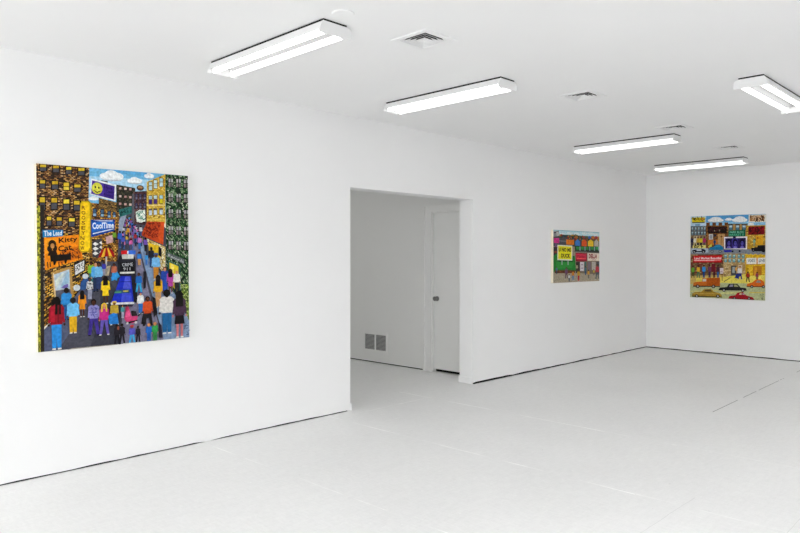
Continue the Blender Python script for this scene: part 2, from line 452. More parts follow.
for (x, y), lab in LX:                               # unseen lights added as fill, their tubes boosted
    r = copy_tree(l0, (x, y, H), lab)
    for ch in r.children:
        if ch.name.startswith('tube'):
            if 'm' not in fill_mesh: fill_mesh['m'] = ch.data.copy(); fill_mesh['m'].materials[0] = M_tube_fill
            ch.data = fill_mesh['m']

# ------------------------------------------------------------------ paintings
class Picture:
    """flat shapes laid one over the other, in centimetres on the canvas (u right, v up)"""
    def __init__(self): self.v = []; self.f = []; self.c = []; self.z = 0
    def layer(self): self.z += 1
    def poly(self, col, pts, inc=True):
        if inc: self.layer()
        b = len(self.v); n = len(pts)//2
        for i in range(n): self.v.append((pts[2*i], pts[2*i+1], self.z))
        self.f.append(list(range(b, b+n))); self.c.append(srgb(col))
    def ell(self, col, cx, cy, rx, ry, rot=0, n=14, inc=True):
        p = []
        for i in range(n):
            a = 2*pi*i/n; x, y = rx*cos(a), ry*sin(a)
            p += [cx+x*cos(rot)-y*sin(rot), cy+x*sin(rot)+y*cos(rot)]
        self.poly(col, p, inc)
    def at(self, q, s, t):                     # q: TL TR BR BL
        top = (q[0]+(q[2]-q[0])*s, q[1]+(q[3]-q[1])*s); bot = (q[6]+(q[4]-q[6])*s, q[7]+(q[5]-q[7])*s)
        return (top[0]+(bot[0]-top[0])*t, top[1]+(bot[1]-top[1])*t)
    def bricks(self, q, nx, ny, base, cols, seed, fill=0.85, mortar=0.16):
        R = random.Random(seed)
        if base: self.poly(base, q)
        self.layer()
        for j in range(ny):
            for i in range(-1, nx):
                if R.random() > fill: continue
                s0 = (i+0.5*(j % 2)+mortar/2)/nx; s1 = (i+1+0.5*(j % 2)-mortar/2*R.uniform(.3, 1.6))/nx
                s0, s1 = max(0, s0), min(1, s1)
                if s1-s0 < 0.15/nx: continue
                t0 = (j+mortar*0.6)/ny; t1 = (j+1-mortar*R.uniform(.3, 1.2))/ny
                P = [self.at(q, s0, t0), self.at(q, s1, t0), self.at(q, s1, t1), self.at(q, s0, t1)]
                self.poly(R.choice(cols), [k for p in P for k in p], False)
    def dabs(self, q, n, cols, seed, rx, ry):
        R = random.Random(seed); self.layer()
        for i in range(n):
            x, y = self.at(q, R.random(), R.random())
            if i % 40 == 39: self.layer()
            self.z += 0.02
            self.ell(R.choice(cols), x, y, rx*R.uniform(.6, 1.3), ry*R.uniform(.6, 1.3), R.uniform(-.5, .5), 6, False)
    def quad_in(self, col, q, s0, t0, s1, t1, inc=True):
        P = [self.at(q, s0, t0), self.at(q, s1, t0), self.at(q, s1, t1), self.at(q, s0, t1)]
        self.poly(col, [k for p in P for k in p], inc)
    def window(self, q, top, bot, frame, split=0.45, mull=False):
        self.poly(frame, q); self.layer()
        self.quad_in(top, q, .14, .09, .86, split, False); self.quad_in(bot, q, .14, split+.07, .86, .92, False)
        if mull: self.layer(); self.quad_in(frame, q, .44, 0, .56, 1, False)
    def text(self, s, col, q, bold=0.0):
        cu = bpy.data.curves.new('t', 'FONT'); cu.body = s; cu.size = 1; cu.resolution_u = 2; cu.offset = bold
        ob = bpy.data.objects.new('t', cu); COL.objects.link(ob)
        dg = bpy.context.evaluated_depsgraph_get(); dg.update()
        ev = ob.evaluated_get(dg); me = ev.to_mesh()
        xs = [v.co.x for v in me.vertices]; ys = [v.co.y for v in me.vertices]
        x0, x1, y0, y1 = min(xs), max(xs), min(ys), max(ys)
        self.layer(); b = len(self.v)
        for v in me.vertices:
            p = self.at(q, (v.co.x-x0)/(x1-x0), 1-(v.co.y-y0)/(y1-y0)); self.v.append((p[0], p[1], self.z))
        for f in me.polygons:
            self.f.append([b+i for i in f.vertices]); self.c.append(srgb(col))
        ev.to_mesh_clear(); bpy.data.objects.remove(ob); bpy.data.curves.remove(cu)
    def strokes(self, q, n, col, seed, wd):
        """little brush-written marks"""
        R = random.Random(seed); self.layer()
        for i in range(n):
            s, t = R.random(), R.random(); x, y = self.at(q, s, t); a = R.uniform(0, pi); l = wd*R.uniform(1.5, 3.5)
            dx, dy = cos(a)*l, sin(a)*l; nx, ny = -sin(a)*wd/2, cos(a)*wd/2
            self.z += 0.02
            self.poly(col, [x-dx+nx, y-dy+ny, x+dx+nx, y+dy+ny, x+dx-nx, y+dy-ny, x-dx-nx, y-dy-ny], False)
    def person(self, x, y, h, hair, skin, top, legs, style='', k=1.0):
        k *= 0.84
        """x, y: between the feet; h: height; k: widening"""
        def P(col, *a): self.poly(col, [c for i in range(0, len(a), 2) for c in (x+a[i]*h*k, y+a[i+1]*h)], False)
        def E(col, cx, cy, rx, ry): self.ell(col, x+cx*h*k, y+cy*h, rx*h*k, ry*h, 0, 12, False)
        sp = 0.13 if 'w' in style else 0.055     # w: striding
        self.layer()
        if 's' in style:                          # s: bare legs under a skirt or dress
            P(skin, -.09, .34, -.02, .34, -.03, .02, -.08, .02); P(skin, .02, .34, .09, .34, .08, .02, .03, .02)
            self.layer(); P(legs, -.1, .5, .1, .5, .13, .29, -.13, .29)
        else:
            P(legs, -.11, .52, .015, .52, -sp+.045, .03, -sp-.045, .03); self.layer()
            P(legs, -.015, .52, .11, .52, sp+.045, .03, sp-.045, .03)
        sh = '#e6e2da' if 'k' not in style else '#1a1a1e'
        self.layer(); P(sh, -sp-.04, .03, -sp+.03, .03, -sp+.03, 0, -sp-.05, 0); P(sh, sp-.03, .03, sp+.04, .03, sp+.05, 0, sp-.03, 0)
        self.layer()
        P(top, -.1, .84, .1, .84, .17, .78, .125, .47, -.125, .47, -.17, .78)
        self.layer(); P(top, -.15, .8, -.1, .82, -.14, .5, -.185, .5); P(top, .15, .8, .1, .82, .14, .5, .185, .5)
        self.layer(); P(skin, -.03, .88, .03, .88, .03, .82, -.03, .82); self.layer(); E(skin, -.17, .465, .025, .025); E(skin, .17, .465, .025, .025)
        self.layer()
        if 'b' in style: E(hair, 0, .915, .085, .085)                       # b: seen from behind
        else:
            E(hair, 0, .925, .085, .08); self.layer(); E(skin, 0, .9, .058, .065)
        if 'l' in style: self.layer(); P(hair, -.09, .94, .09, .94, .1, .66, -.1, .66)
        if 'f' in style:                                                    # f: long hair, facing
            self.layer(); P(hair, -.095, .95, -.05, .97, -.05, .74, -.11, .72); P(hair, .095, .95, .05, .97, .05, .74, .11, .72)
        if 'c' in style: self.layer(); P(hair, -.11, .945, .11, .945, .075, 1.0, -.075, 1.0)   # c: cap
    def build(self, name, wd, ht, parent, y):
        me = bpy.data.meshes.new(name)
        zs = 0.012*0.001
        # keep every mark on the canvas
        me.from_pydata([(min(max(a, 0), wd*100)/100-wd/2, -(y+b_*zs), min(max(h, 0), ht*100)/100-ht/2) for a, h, b_ in self.v], [], self.f)
        ca = me.color_attributes.new('paint', 'FLOAT_COLOR', 'CORNER')
        for p in me.polygons:
            for li in p.loop_indices: ca.data[li].color = (*self.c[p.index], 1)
        me.materials.append(M_paint)
        # every face looks out of the canvas
        b = bmesh.new(); b.from_mesh(me)
        for f in b.faces:
            if f.normal.y > 0: f.normal_flip()
        b.to_mesh(me); b.free()
        o = bpy.data.objects.new(name, me); COL.objects.link(o); o.parent = parent
        return o

def painting(ops, wd, ht, depth, loc, rot, edge_m, label):
    r = empty('painting', loc, label, 'painting', None, rot)
    bm = bmesh.new(); box(bm, -wd/2, wd/2, -depth, -0.001, -ht/2, ht/2); bevel(bm, 0.0015)
    o = link('canvas', bm, edge_m, r); o['label'] = 'pale stretched canvas edge'
    pc = Picture()
    for op in ops: getattr(pc, op[0])(*op[1:])
    pc.build('picture', wd, ht, r, depth+0.0004)
    return r

# marks of the three pictures, in centimetres on each canvas
STREET = [
('poly','#6fb4dc',[-0.3,123.3,107.4,123.6,107.2,92.3,30.4,89.4]),
('poly','#a9d3ea',[32.1,115.6,76.2,116.1,76.1,101.9,31.9,99.5]),
('poly','#5aa6d6',[43.5,121.9,76.2,121.8,76.2,118.3,43.5,119.2]),
('ell','#b9c3cc',48.2,115.8,8.28,2.74,0),
('ell','#eceff0',44.5,116.3,4.5,2.38,0),
('ell','#eceff0',48.2,117.5,4.97,3.25,0),
('ell','#eceff0',52.0,116.8,4.6,2.58,0),
('ell','#b9c3cc',64.4,114.1,5.42,1.8,0),
('ell','#eceff0',62.0,114.4,2.96,1.57,0),
('ell','#eceff0',64.4,115.2,3.25,2.13,0),
('ell','#eceff0',66.9,114.8,3.0,1.69,0),
('ell','#b9c3cc',75.1,118.4,3.72,1.48,0),
('ell','#eceff0',73.4,118.7,2.04,1.29,0),
('ell','#eceff0',75.1,119.3,2.23,1.76,0),
('ell','#eceff0',76.8,118.9,2.06,1.39,0),
('ell','#b9c3cc',35.8,100.3,3.33,1.08,0),
('ell','#eceff0',34.3,100.5,1.82,0.94,0),
('ell','#eceff0',35.8,100.9,2.0,1.28,0),
('ell','#eceff0',37.3,100.7,1.84,1.01,0),
('poly','#4a4a56',[-0.4,-0.2,106.6,-0.3,107.0,66.1,68.6,97.9,58.5,97.4,33.3,59.1,13.6,32.9]),
('poly','#7d7a92',[51.1,-1.1,85.1,-0.6,75.4,30.0,69.0,57.5,64.1,83.6,59.8,83.5,61.6,51.9]),
('poly','#3a3b46',[11.9,-0.7,51.8,-0.5,55.0,31.0,40.0,53.6,33.1,38.8]),
('poly','#8fa6c2',[85.1,-0.6,106.6,-0.3,103.4,12.1,89.2,36.7,72.7,61.7,67.7,78.8,65.5,75.9,70.4,57.4]),
('poly','#565d78',[2.6,-0.5,11.9,-0.7,28.9,24.1,26.5,39.0,3.4,13.9]),
('poly','#8f9cb0',[45.5,57.7,53.3,72.9,58.4,90.5,54.9,90.3,42.8,62.5]),
('bricks',[0.0,121.3,33.2,121.2,31.4,65.9,0.2,62.0],17,62,'#2b2119',['#a5763c','#7a5030','#c89a5c','#5a3a26','#8a5a30','#b98748','#45302a','#d0aa78'],1,0.84,0.2),
('bricks',[0.8,77.4,34.9,76.1,39.8,42.0,1.0,14.0],13,38,'#2a2118',['#d9a32c','#c98e24','#e3b64a','#a5752a','#7a5426','#e0b95c'],2,0.85,0.26),
('poly','#4a4a56',[-0.1,-0.2,4.4,-0.6,14.7,24.3,38.6,48.9,39.8,40.6,39.5,17.9,32.5,-3.5]),
('poly','#565d78',[2.6,-0.5,11.9,-0.7,28.9,24.1,37.1,42.1,34.5,48.3,14.7,24.9,4.6,11.8]),
('window',[1.7,120.9,6.6,121.3,6.5,116.5,1.7,116.1],'#d8b62a','#4b4b54','#16130f',0.42,False),
('window',[9.6,121.0,14.4,121.4,14.3,116.3,9.5,115.9],'#c9a322','#4b4b54','#16130f',0.42,False),
('window',[17.7,120.8,22.2,121.2,22.2,115.8,17.6,115.5],'#e6cf3a','#4b4b54','#16130f',0.42,False),
('window',[25.3,120.8,30.8,121.3,30.7,115.5,25.2,115.1],'#d8b62a','#4b4b54','#16130f',0.42,False),
('window',[1.6,111.0,5.8,111.3,5.7,105.2,1.5,104.9],'#d8b62a','#4b4b54','#16130f',0.42,False),
('window',[8.8,110.9,13.8,111.3,13.7,105.1,8.7,104.8],'#c9a322','#4b4b54','#16130f',0.42,False),
('window',[16.0,110.4,20.7,110.8,20.6,105.0,15.9,104.7],'#e6cf3a','#4b4b54','#16130f',0.42,False),
('window',[22.6,109.6,28.1,110.0,28.0,104.3,22.5,104.0],'#d8b62a','#4b4b54','#16130f',0.42,False),
('window',[1.4,100.3,5.6,100.5,5.5,91.0,1.3,90.9],'#d8b62a','#4b4b54','#16130f',0.42,False),
('window',[8.4,100.2,13.1,100.5,12.9,91.7,8.2,91.5],'#c9a322','#4b4b54','#16130f',0.42,False),
('window',[15.8,99.6,20.7,99.9,20.6,91.7,15.7,91.5],'#e6cf3a','#4b4b54','#16130f',0.42,False),
('window',[22.4,99.0,27.3,99.3,27.2,91.6,22.3,91.4],'#d8b62a','#4b4b54','#16130f',0.42,False),
('window',[5.6,87.8,9.3,88.0,9.2,81.1,5.5,81.0],'#d8b62a','#4b4b54','#16130f',0.42,False),
('window',[11.6,87.5,15.8,87.7,15.7,81.3,11.5,81.2],'#c9a322','#4b4b54','#16130f',0.42,False),
('window',[19.1,87.3,24.1,87.5,24.0,80.9,19.0,80.7],'#e6cf3a','#4b4b54','#16130f',0.42,False),
('window',[16.0,110.4,20.7,110.8,20.6,105.0,15.9,104.7],'#d9b52a','#e0c740','#16130f',0.5,False),
('poly','#2d2622',[2.3,94.8,4.5,94.9,3.7,-0.6,1.4,-0.3]),
('poly','#4d4240',[-0.4,76.7,4.4,78.1,4.4,76.8,-0.5,75.4]),
('bricks',[-0.0,94.0,2.0,94.1,1.5,0.1,-0.1,0.1],2,70,'#8a8a2a',['#a9a832','#c9c23a','#6f7226','#585a24'],4,0.9,0.05),
('bricks',[4.1,72.3,4.8,72.3,4.5,33.4,3.7,33.4],1,30,'#2d2622',['#b7a58a','#867a68'],5,0.7,0.2),
('poly','#1d78b4',[3.4,78.6,16.0,78.9,15.8,74.8,3.5,73.8]),
('text','The Lead','#dbe9f2',[4.1,78.1,15.3,78.5,15.1,75.3,4.2,74.6],0.02),
('poly','#e8860f',[4.2,73.4,25.9,76.0,28.4,59.7,4.6,52.7]),
('poly','#f29a1c',[4.9,72.6,11.7,73.4,11.6,64.5,4.8,63.2]),
('poly','#c9660c',[14.1,64.5,26.9,68.6,27.7,60.5,12.7,56.7]),
('text','Kitty','#2a150a',[13.1,73.4,24.9,74.7,25.3,71.1,13.2,69.1],0.03),
('text','Cat','#2a150a',[12.6,68.3,21.1,69.6,21.4,65.9,12.8,64.4],0.03),
('strokes',[12.8,64.5,26.2,67.2,27.4,60.5,12.8,61.9],26,'#3a2010',3,0.46),
('ell','#22150c',9.2,69.4,2.47,2.87,0),
('ell','#22150c',7.6,66.5,1.6,2.21,0),
('ell','#22150c',10.8,66.8,1.49,1.96,0),
('ell','#c78a4a',9.3,68.3,1.23,1.69,0),
('poly','#22150c',[6.3,61.9,7.3,65.5,11.6,65.5,12.5,61.9]),
('poly','#17120f',[7.7,62.2,19.1,63.1,20.7,64.1,20.9,59.2,18.4,59.0,17.7,56.6,16.8,56.6,16.5,58.7,11.8,58.3,10.8,55.8,9.8,55.8,9.6,58.1,8.1,58.0]),
('poly','#3a2410',[5.9,58.0,6.5,58.0,6.8,54.1,6.1,54.1]),
('poly','#3a2410',[7.4,58.0,8.0,58.0,8.4,54.7,7.6,54.7]),
('poly','#3a2410',[12.7,58.0,13.3,58.0,13.7,55.2,12.9,55.2]),
('poly','#3a2410',[14.6,58.0,15.2,58.0,15.6,55.8,14.8,55.8]),
('poly','#b08a4c',[8.5,51.0,20.9,55.0,22.0,35.2,10.2,31.1]),
('poly','#d8be90',[9.4,50.4,10.1,50.7,11.3,32.4,10.5,32.0]),
('poly','#aebfca',[10.0,49.6,19.6,52.9,20.0,39.9,10.8,39.2]),
('poly','#c6cfc6',[10.7,45.5,15.1,50.4,16.4,50.7,11.5,40.3]),
('poly','#8fb0c8',[13.7,40.8,18.3,51.3,19.6,51.3,19.1,44.0]),
('poly','#6d5fa8',[14.3,40.8,16.3,42.6,18.8,43.3,18.8,41.1,16.2,40.4]),
('poly','#595a68',[10.9,39.1,20.2,39.8,20.6,34.6,11.1,33.0]),
('poly','#23211f',[22.6,56.2,29.8,59.6,29.7,51.6,22.8,47.7]),
('poly','#d5d7d6',[23.2,55.6,29.2,58.6,29.0,52.2,23.4,48.9]),
('strokes',[23.8,55.2,28.7,57.8,28.6,53.1,23.9,50.2],16,'#2f3134',4,0.37),
('bricks',[32.7,97.6,53.3,96.5,51.7,57.6,32.6,57.8],11,34,'#332416',['#c58a2e','#a5702a','#d9a648','#8a5a28','#6a4826'],6,0.86,0.2),
('bricks',[39.2,101.3,52.2,98.5,52.1,91.6,39.1,94.5],8,7,'#3a2c1a',['#8a6a3a','#6c5630','#a9803c'],7,0.9,0.2),
('window',[35.2,93.9,37.8,94.0,37.7,88.3,35.1,88.2],'#3d5a78','#86aac4','#1a2026',0.55,False),
('window',[40.2,93.6,42.9,93.7,42.8,88.2,40.1,88.1],'#3d5a78','#86aac4','#1a2026',0.55,False),
('window',[44.9,92.5,47.4,92.7,47.3,87.7,44.9,87.6],'#3d5a78','#86aac4','#1a2026',0.55,False),
('window',[48.6,92.0,50.8,92.1,50.8,88.2,48.6,88.2],'#3d5a78','#86aac4','#1a2026',0.55,False),
('bricks',[51.2,111.1,64.7,109.5,64.9,92.1,51.4,91.6],12,18,'#26261f',['#4a4636','#3a3a2c','#5c5640','#2f332c'],8,0.85,0.2),
('window',[52.9,109.6,55.2,109.8,55.1,106.8,52.8,106.6],'#cfa79c','#38312c','#181814',0.6,False),
('window',[56.5,109.5,58.9,109.6,58.8,106.7,56.5,106.5],'#d9c0b4','#38312c','#181814',0.6,False),
('window',[60.1,109.4,62.4,109.5,62.4,106.5,60.0,106.4],'#b98c86','#38312c','#181814',0.6,False),
('window',[52.8,104.1,55.1,104.2,55.1,101.2,52.8,101.1],'#d9c0b4','#38312c','#181814',0.6,False),
('window',[56.5,103.9,58.8,104.1,58.8,101.1,56.4,101.0],'#b98c86','#38312c','#181814',0.6,False),
('window',[60.0,103.8,62.4,103.9,62.3,100.9,60.0,100.8],'#cfa79c','#38312c','#181814',0.6,False),
('window',[52.7,98.9,55.1,99.0,55.0,96.0,52.7,95.9],'#b98c86','#38312c','#181814',0.6,False),
('window',[56.4,98.7,58.7,98.8,58.7,95.8,56.4,95.7],'#cfa79c','#38312c','#181814',0.6,False),
('window',[59.9,98.6,62.3,98.7,62.3,95.7,59.9,95.6],'#d9c0b4','#38312c','#181814',0.6,False),
('bricks',[63.2,106.8,73.6,108.1,73.3,83.2,63.4,84.3],9,26,'#2e2024',['#54383c','#6a4648','#47303a','#7a5654'],9,0.85,0.2),
('window',[64.6,105.5,66.5,105.6,66.5,101.3,64.6,101.2],'#4b4664','#6d6a82','#221a22',0.5,False),
('window',[64.6,99.1,66.4,99.2,66.4,95.0,64.5,94.9],'#4b4664','#6d6a82','#221a22',0.5,False),
('window',[67.5,105.6,69.4,105.7,69.4,101.5,67.5,101.4],'#4b4664','#6d6a82','#221a22',0.5,False),
('window',[67.5,99.3,69.4,99.4,69.3,95.1,67.4,95.0],'#4b4664','#6d6a82','#221a22',0.5,False),
('window',[70.6,105.8,72.5,105.9,72.5,101.7,70.6,101.6],'#4b4664','#6d6a82','#221a22',0.5,False),
('window',[70.5,99.4,72.5,99.5,72.4,95.3,70.5,95.2],'#4b4664','#6d6a82','#221a22',0.5,False),
('ell','#2a221c',68.4,109.8,2.63,1.98,0),
('ell','#b0875c',68.4,110.2,1.76,1.06,0),
('ell','#7a4a30',68.3,109.2,1.61,0.49,0),
('poly','#5c5a62',[62.5,105.3,64.0,105.4,63.8,84.3,62.2,84.3]),
('poly','#332c30',[40.7,112.2,45.4,111.7,45.4,112.9,40.7,113.3]),
('poly','#e9ecee',[34.4,114.0,51.3,110.9,50.7,99.3,33.4,103.4]),
('poly','#4a2f98',[34.9,112.9,50.2,109.8,49.6,100.5,34.2,103.7]),
('poly','#3b2480',[42.7,111.0,50.2,109.8,49.6,100.5,42.6,102.1]),
('ell','#c8c432',38.2,107.6,3.62,4.06,0),
('ell','#d8d648',38.1,107.8,3.08,3.51,0),
('ell','#14130f',37.0,108.4,0.53,0.81,0),
('ell','#14130f',39.3,108.1,0.54,0.81,0),
('poly','#14130f',[35.6,106.2,36.0,106.3,38.2,105.3,40.3,106.1,40.6,105.7,38.2,104.4]),
('text','Have','#22124e',[43.1,110.0,48.5,109.2,48.5,107.3,43.1,108.0],0.02),
('text','Cool','#22124e',[44.0,107.2,48.9,106.5,48.9,104.5,44.0,105.3],0.02),
('text','Always','#22124e',[42.3,104.8,49.2,103.7,49.0,101.8,42.3,102.9],0.02),
('poly','#2c6a66',[52.8,93.7,62.1,96.6,62.3,91.7,53.5,88.5]),
('strokes',[53.9,93.1,61.3,95.5,61.6,92.3,54.2,89.6],18,'#12302f',12,0.35),
('ell','#dfe6dc',68.4,89.7,3.44,4.68,0),
('poly','#dfe6dc',[64.9,92.8,71.8,94.5,71.9,86.0,65.6,85.5]),
('strokes',[65.7,93.2,71.5,94.2,71.4,86.0,66.0,86.5],26,'#2e7f63',13,0.39),
('ell','#5e6a3c',59.8,87.7,2.15,1.68,0),
('bricks',[73.2,114.5,87.4,121.1,87.0,85.0,72.9,83.2],9,30,'#8a6a1c',['#e3c14c','#d8b23c','#eccf6a','#c69c30'],10,0.95,0.12),
('window',[74.4,114.9,77.6,115.2,77.5,108.3,74.3,108.1],'#a9cbd4','#b8d4da','#7a6428',0.42,False),
('window',[78.1,116.6,81.4,116.8,81.3,109.9,78.1,109.7],'#bcd6dc','#b8d4da','#7a6428',0.42,False),
('window',[82.5,118.2,85.8,118.5,85.8,111.5,82.5,111.3],'#9cc2d0','#b8d4da','#7a6428',0.42,False),
('window',[74.3,105.0,77.5,105.2,77.4,98.3,74.2,98.2],'#a9cbd4','#3d2a78','#7a6428',0.42,False),
('window',[78.0,105.5,81.3,105.7,81.2,98.7,78.0,98.6],'#bcd6dc','#472f86','#7a6428',0.42,False),
('window',[82.4,105.9,85.7,106.1,85.7,99.2,82.4,99.0],'#9cc2d0','#c9b91e','#7a6428',0.42,False),
('window',[74.2,95.3,77.3,95.5,77.2,90.5,74.2,90.3],'#3b2a66','#c6d6e2','#7a6428',0.2,False),
('window',[77.9,95.7,81.0,95.9,81.0,90.8,77.9,90.7],'#3b2a66','#c6d6e2','#7a6428',0.2,False),
('window',[82.3,96.1,85.5,96.3,85.4,91.2,82.3,91.1],'#3b2a66','#c6d6e2','#7a6428',0.2,False),
('poly','#e8d48a',[73.0,98.1,87.2,98.8,87.2,98.1,73.0,97.4]),
('poly','#d9b94c',[72.9,88.2,87.0,88.6,87.0,87.2,72.9,86.7]),
('bricks',[87.4,121.1,105.4,121.1,105.3,-0.2,87.6,29.4],14,84,'#1a2a1c',['#2f5a34','#3f6e40','#24442a','#6f9468','#88a87a','#1f3324','#c2cdb0'],11,0.8,0.22),
('window',[89.6,118.6,91.6,118.7,91.6,111.7,89.5,111.6],'#a9a4aa','#8a7a7c','#161a18',0.46,False),
('window',[91.8,118.7,93.4,118.8,93.4,111.8,91.8,111.7],'#bfc0c2','#77746f','#161a18',0.46,False),
('window',[95.7,118.7,97.7,118.9,97.7,111.8,95.6,111.7],'#b7b0ae','#8a7a7c','#161a18',0.46,False),
('window',[98.0,118.9,99.6,119.0,99.5,111.9,97.9,111.8],'#bfc0c2','#77746f','#161a18',0.46,False),
('window',[101.7,118.9,103.8,119.0,103.8,111.9,101.7,111.8],'#a9a4aa','#8a7a7c','#161a18',0.46,False),
('window',[104.1,119.0,105.7,119.2,105.6,112.0,104.0,111.9],'#bfc0c2','#77746f','#161a18',0.46,False),
('window',[89.5,107.7,91.5,107.8,91.5,100.8,89.4,100.7],'#b7b0ae','#8a7a7c','#161a18',0.46,False),
('window',[91.8,107.8,93.3,107.9,93.3,100.9,91.7,100.8],'#bfc0c2','#77746f','#161a18',0.46,False),
('window',[95.6,107.7,97.7,107.8,97.6,100.8,95.6,100.7],'#a9a4aa','#8a7a7c','#161a18',0.46,False),
('window',[97.9,107.9,99.5,108.0,99.4,100.9,97.8,100.8],'#bfc0c2','#77746f','#161a18',0.46,False),
('window',[101.6,107.8,103.7,107.9,103.7,100.8,101.6,100.7],'#b7b0ae','#8a7a7c','#161a18',0.46,False),
('window',[104.0,107.9,105.6,108.0,105.5,100.9,103.9,100.8],'#bfc0c2','#77746f','#161a18',0.46,False),
('window',[89.4,96.0,91.4,96.1,91.4,89.1,89.4,89.0],'#a9a4aa','#8a7a7c','#161a18',0.46,False),
('window',[91.7,96.1,93.2,96.2,93.2,89.1,91.6,89.1],'#bfc0c2','#77746f','#161a18',0.46,False),
('window',[95.5,96.0,97.6,96.1,97.5,89.0,95.5,88.9],'#b7b0ae','#8a7a7c','#161a18',0.46,False),
('window',[97.8,96.1,99.4,96.1,99.4,89.1,97.8,89.0],'#bfc0c2','#77746f','#161a18',0.46,False),
('window',[101.6,95.9,103.7,96.0,103.6,88.9,101.5,88.8],'#a9a4aa','#8a7a7c','#161a18',0.46,False),
('window',[103.9,96.0,105.5,96.1,105.5,89.0,103.8,88.9],'#bfc0c2','#77746f','#161a18',0.46,False),
('window',[89.3,83.6,91.3,83.7,91.3,76.6,89.3,76.6],'#b7b0ae','#8a7a7c','#161a18',0.46,False),
('window',[91.6,83.7,93.1,83.7,93.1,76.7,91.5,76.6],'#bfc0c2','#77746f','#161a18',0.46,False),
('window',[95.4,83.5,97.5,83.5,97.4,76.4,95.4,76.4],'#a9a4aa','#8a7a7c','#161a18',0.46,False),
('window',[97.7,83.5,99.3,83.6,99.3,76.5,97.7,76.4],'#bfc0c2','#77746f','#161a18',0.46,False),
('window',[101.5,83.3,103.6,83.4,103.5,76.2,101.4,76.2],'#b7b0ae','#8a7a7c','#161a18',0.46,False),
('window',[103.8,83.4,105.4,83.4,105.4,76.3,103.8,76.2],'#bfc0c2','#77746f','#161a18',0.46,False),
('window',[89.2,72.6,91.3,72.7,91.2,65.6,89.2,65.6],'#a9a4aa','#8a7a7c','#161a18',0.46,False),
('window',[91.5,72.7,93.1,72.7,93.0,65.6,91.4,65.6],'#bfc0c2','#77746f','#161a18',0.46,False),
('window',[95.3,72.4,97.4,72.4,97.3,65.3,95.3,65.3],'#b7b0ae','#8a7a7c','#161a18',0.46,False),
('window',[97.6,72.4,99.2,72.5,99.2,65.3,97.6,65.3],'#bfc0c2','#77746f','#161a18',0.46,False),
('window',[101.4,72.2,103.5,72.2,103.4,65.1,101.3,65.0],'#a9a4aa','#8a7a7c','#161a18',0.46,False),
('window',[103.7,72.2,105.4,72.2,105.3,65.1,103.7,65.1],'#bfc0c2','#77746f','#161a18',0.46,False),
('strokes',[89.1,120.0,104.9,119.7,105.4,62.4,87.9,66.1],70,'#93ab7c',14,0.33),
('poly','#7f95b4',[85.1,-0.8,105.3,-0.2,105.2,12.0,99.5,25.8,87.7,41.1,75.6,57.4,70.5,64.6,69.0,61.7,72.6,48.1,79.1,22.5]),
('bricks',[98.8,40.1,105.2,39.8,105.3,11.9,100.3,24.3],5,24,'#3a4a22',['#8fae3e','#b7cc5a','#c9d88a','#5a7a30'],15,0.9,0.2),
('poly','#b8401a',[73.4,86.2,86.2,86.1,85.2,69.4,68.4,76.2]),
('poly','#cf4e1c',[83.9,86.1,86.2,86.1,85.2,69.4,80.2,71.5]),
('strokes',[73.7,85.0,83.5,85.3,79.6,73.3,70.3,77.1],60,'#5e1408',16,0.43),
('bricks',[71.0,74.6,86.9,67.8,86.7,47.0,81.7,53.0],9,16,'#8a7438',['#efe2b4','#e4cf88','#f4ecd0','#c9b06a'],17,0.95,0.14),
('poly','#e7bf22',[74.0,70.7,82.3,68.6,82.8,57.3,74.6,57.4]),
('poly','#5b6264',[88.4,63.9,101.8,58.6,101.6,54.9,88.2,60.9]),
('text','Records','#b9bdbd',[89.1,62.8,101.1,58.0,101.1,55.7,89.0,60.8],0.01),
('poly','#2f5a52',[88.8,57.9,98.4,53.9,98.4,31.9,96.8,33.4,96.8,52.3,89.9,55.3,89.7,40.3,88.7,41.9]),
('poly','#e5cb2c',[89.9,56.4,96.9,53.5,97.0,33.4,89.9,41.1]),
('poly','#f0de6a',[91.0,55.3,93.3,54.3,93.2,39.5,90.8,41.0]),
('poly','#a98712',[26.9,96.9,27.9,98.5,32.9,98.8,34.3,97.2,34.1,66.9,32.7,64.0,27.1,64.1,25.5,66.3]),
('poly','#f0c818',[27.2,96.6,28.3,98.0,32.2,98.2,33.1,96.9,32.9,67.3,31.8,64.8,27.2,64.8,26.1,66.8]),
('text','R','#6b3a10',[27.8,95.3,30.4,95.2,30.4,92.7,27.8,92.8],0.02),
('text','O','#6b3a10',[27.7,91.9,30.3,91.8,30.3,89.4,27.7,89.4],0.02),
('text','O','#6b3a10',[27.7,88.6,30.3,88.5,30.2,86.0,27.6,86.0],0.02),
('text','S','#6b3a10',[27.6,85.2,30.2,85.1,30.2,82.6,27.5,82.6],0.02),
('text','E','#6b3a10',[27.5,81.8,30.1,81.7,30.1,79.2,27.5,79.3],0.02),
('text','Y','#6b3a10',[27.4,78.4,30.0,78.3,30.0,75.8,27.4,75.9],0.02),
('text','N','#6b3a10',[26.8,75.0,29.4,74.9,29.4,72.4,26.8,72.5],0.02),
('text','O','#6b3a10',[26.8,71.7,29.4,71.5,29.4,69.0,26.7,69.1],0.02),
('text','W','#6b3a10',[26.7,68.3,29.3,68.1,29.3,65.6,26.7,65.8],0.02),
('poly','#123f94',[33.7,86.2,50.0,86.7,49.7,79.0,33.8,74.3]),
('poly','#1e62c0',[34.6,84.4,49.1,85.6,49.1,81.6,34.6,77.4]),
('text','CoolTime','#dfe9f4',[34.6,84.2,49.2,84.9,49.2,80.9,34.8,79.7],0.03),
('poly','#cfdcec',[34.9,77.0,49.1,80.6,49.0,80.0,34.9,76.2]),
('poly','#cfdcec',[35.4,85.7,48.6,86.0,48.6,85.5,40.3,85.3]),
('poly','#3c3c40',[34.4,71.3,41.0,73.9,40.9,60.5,34.7,60.5]),
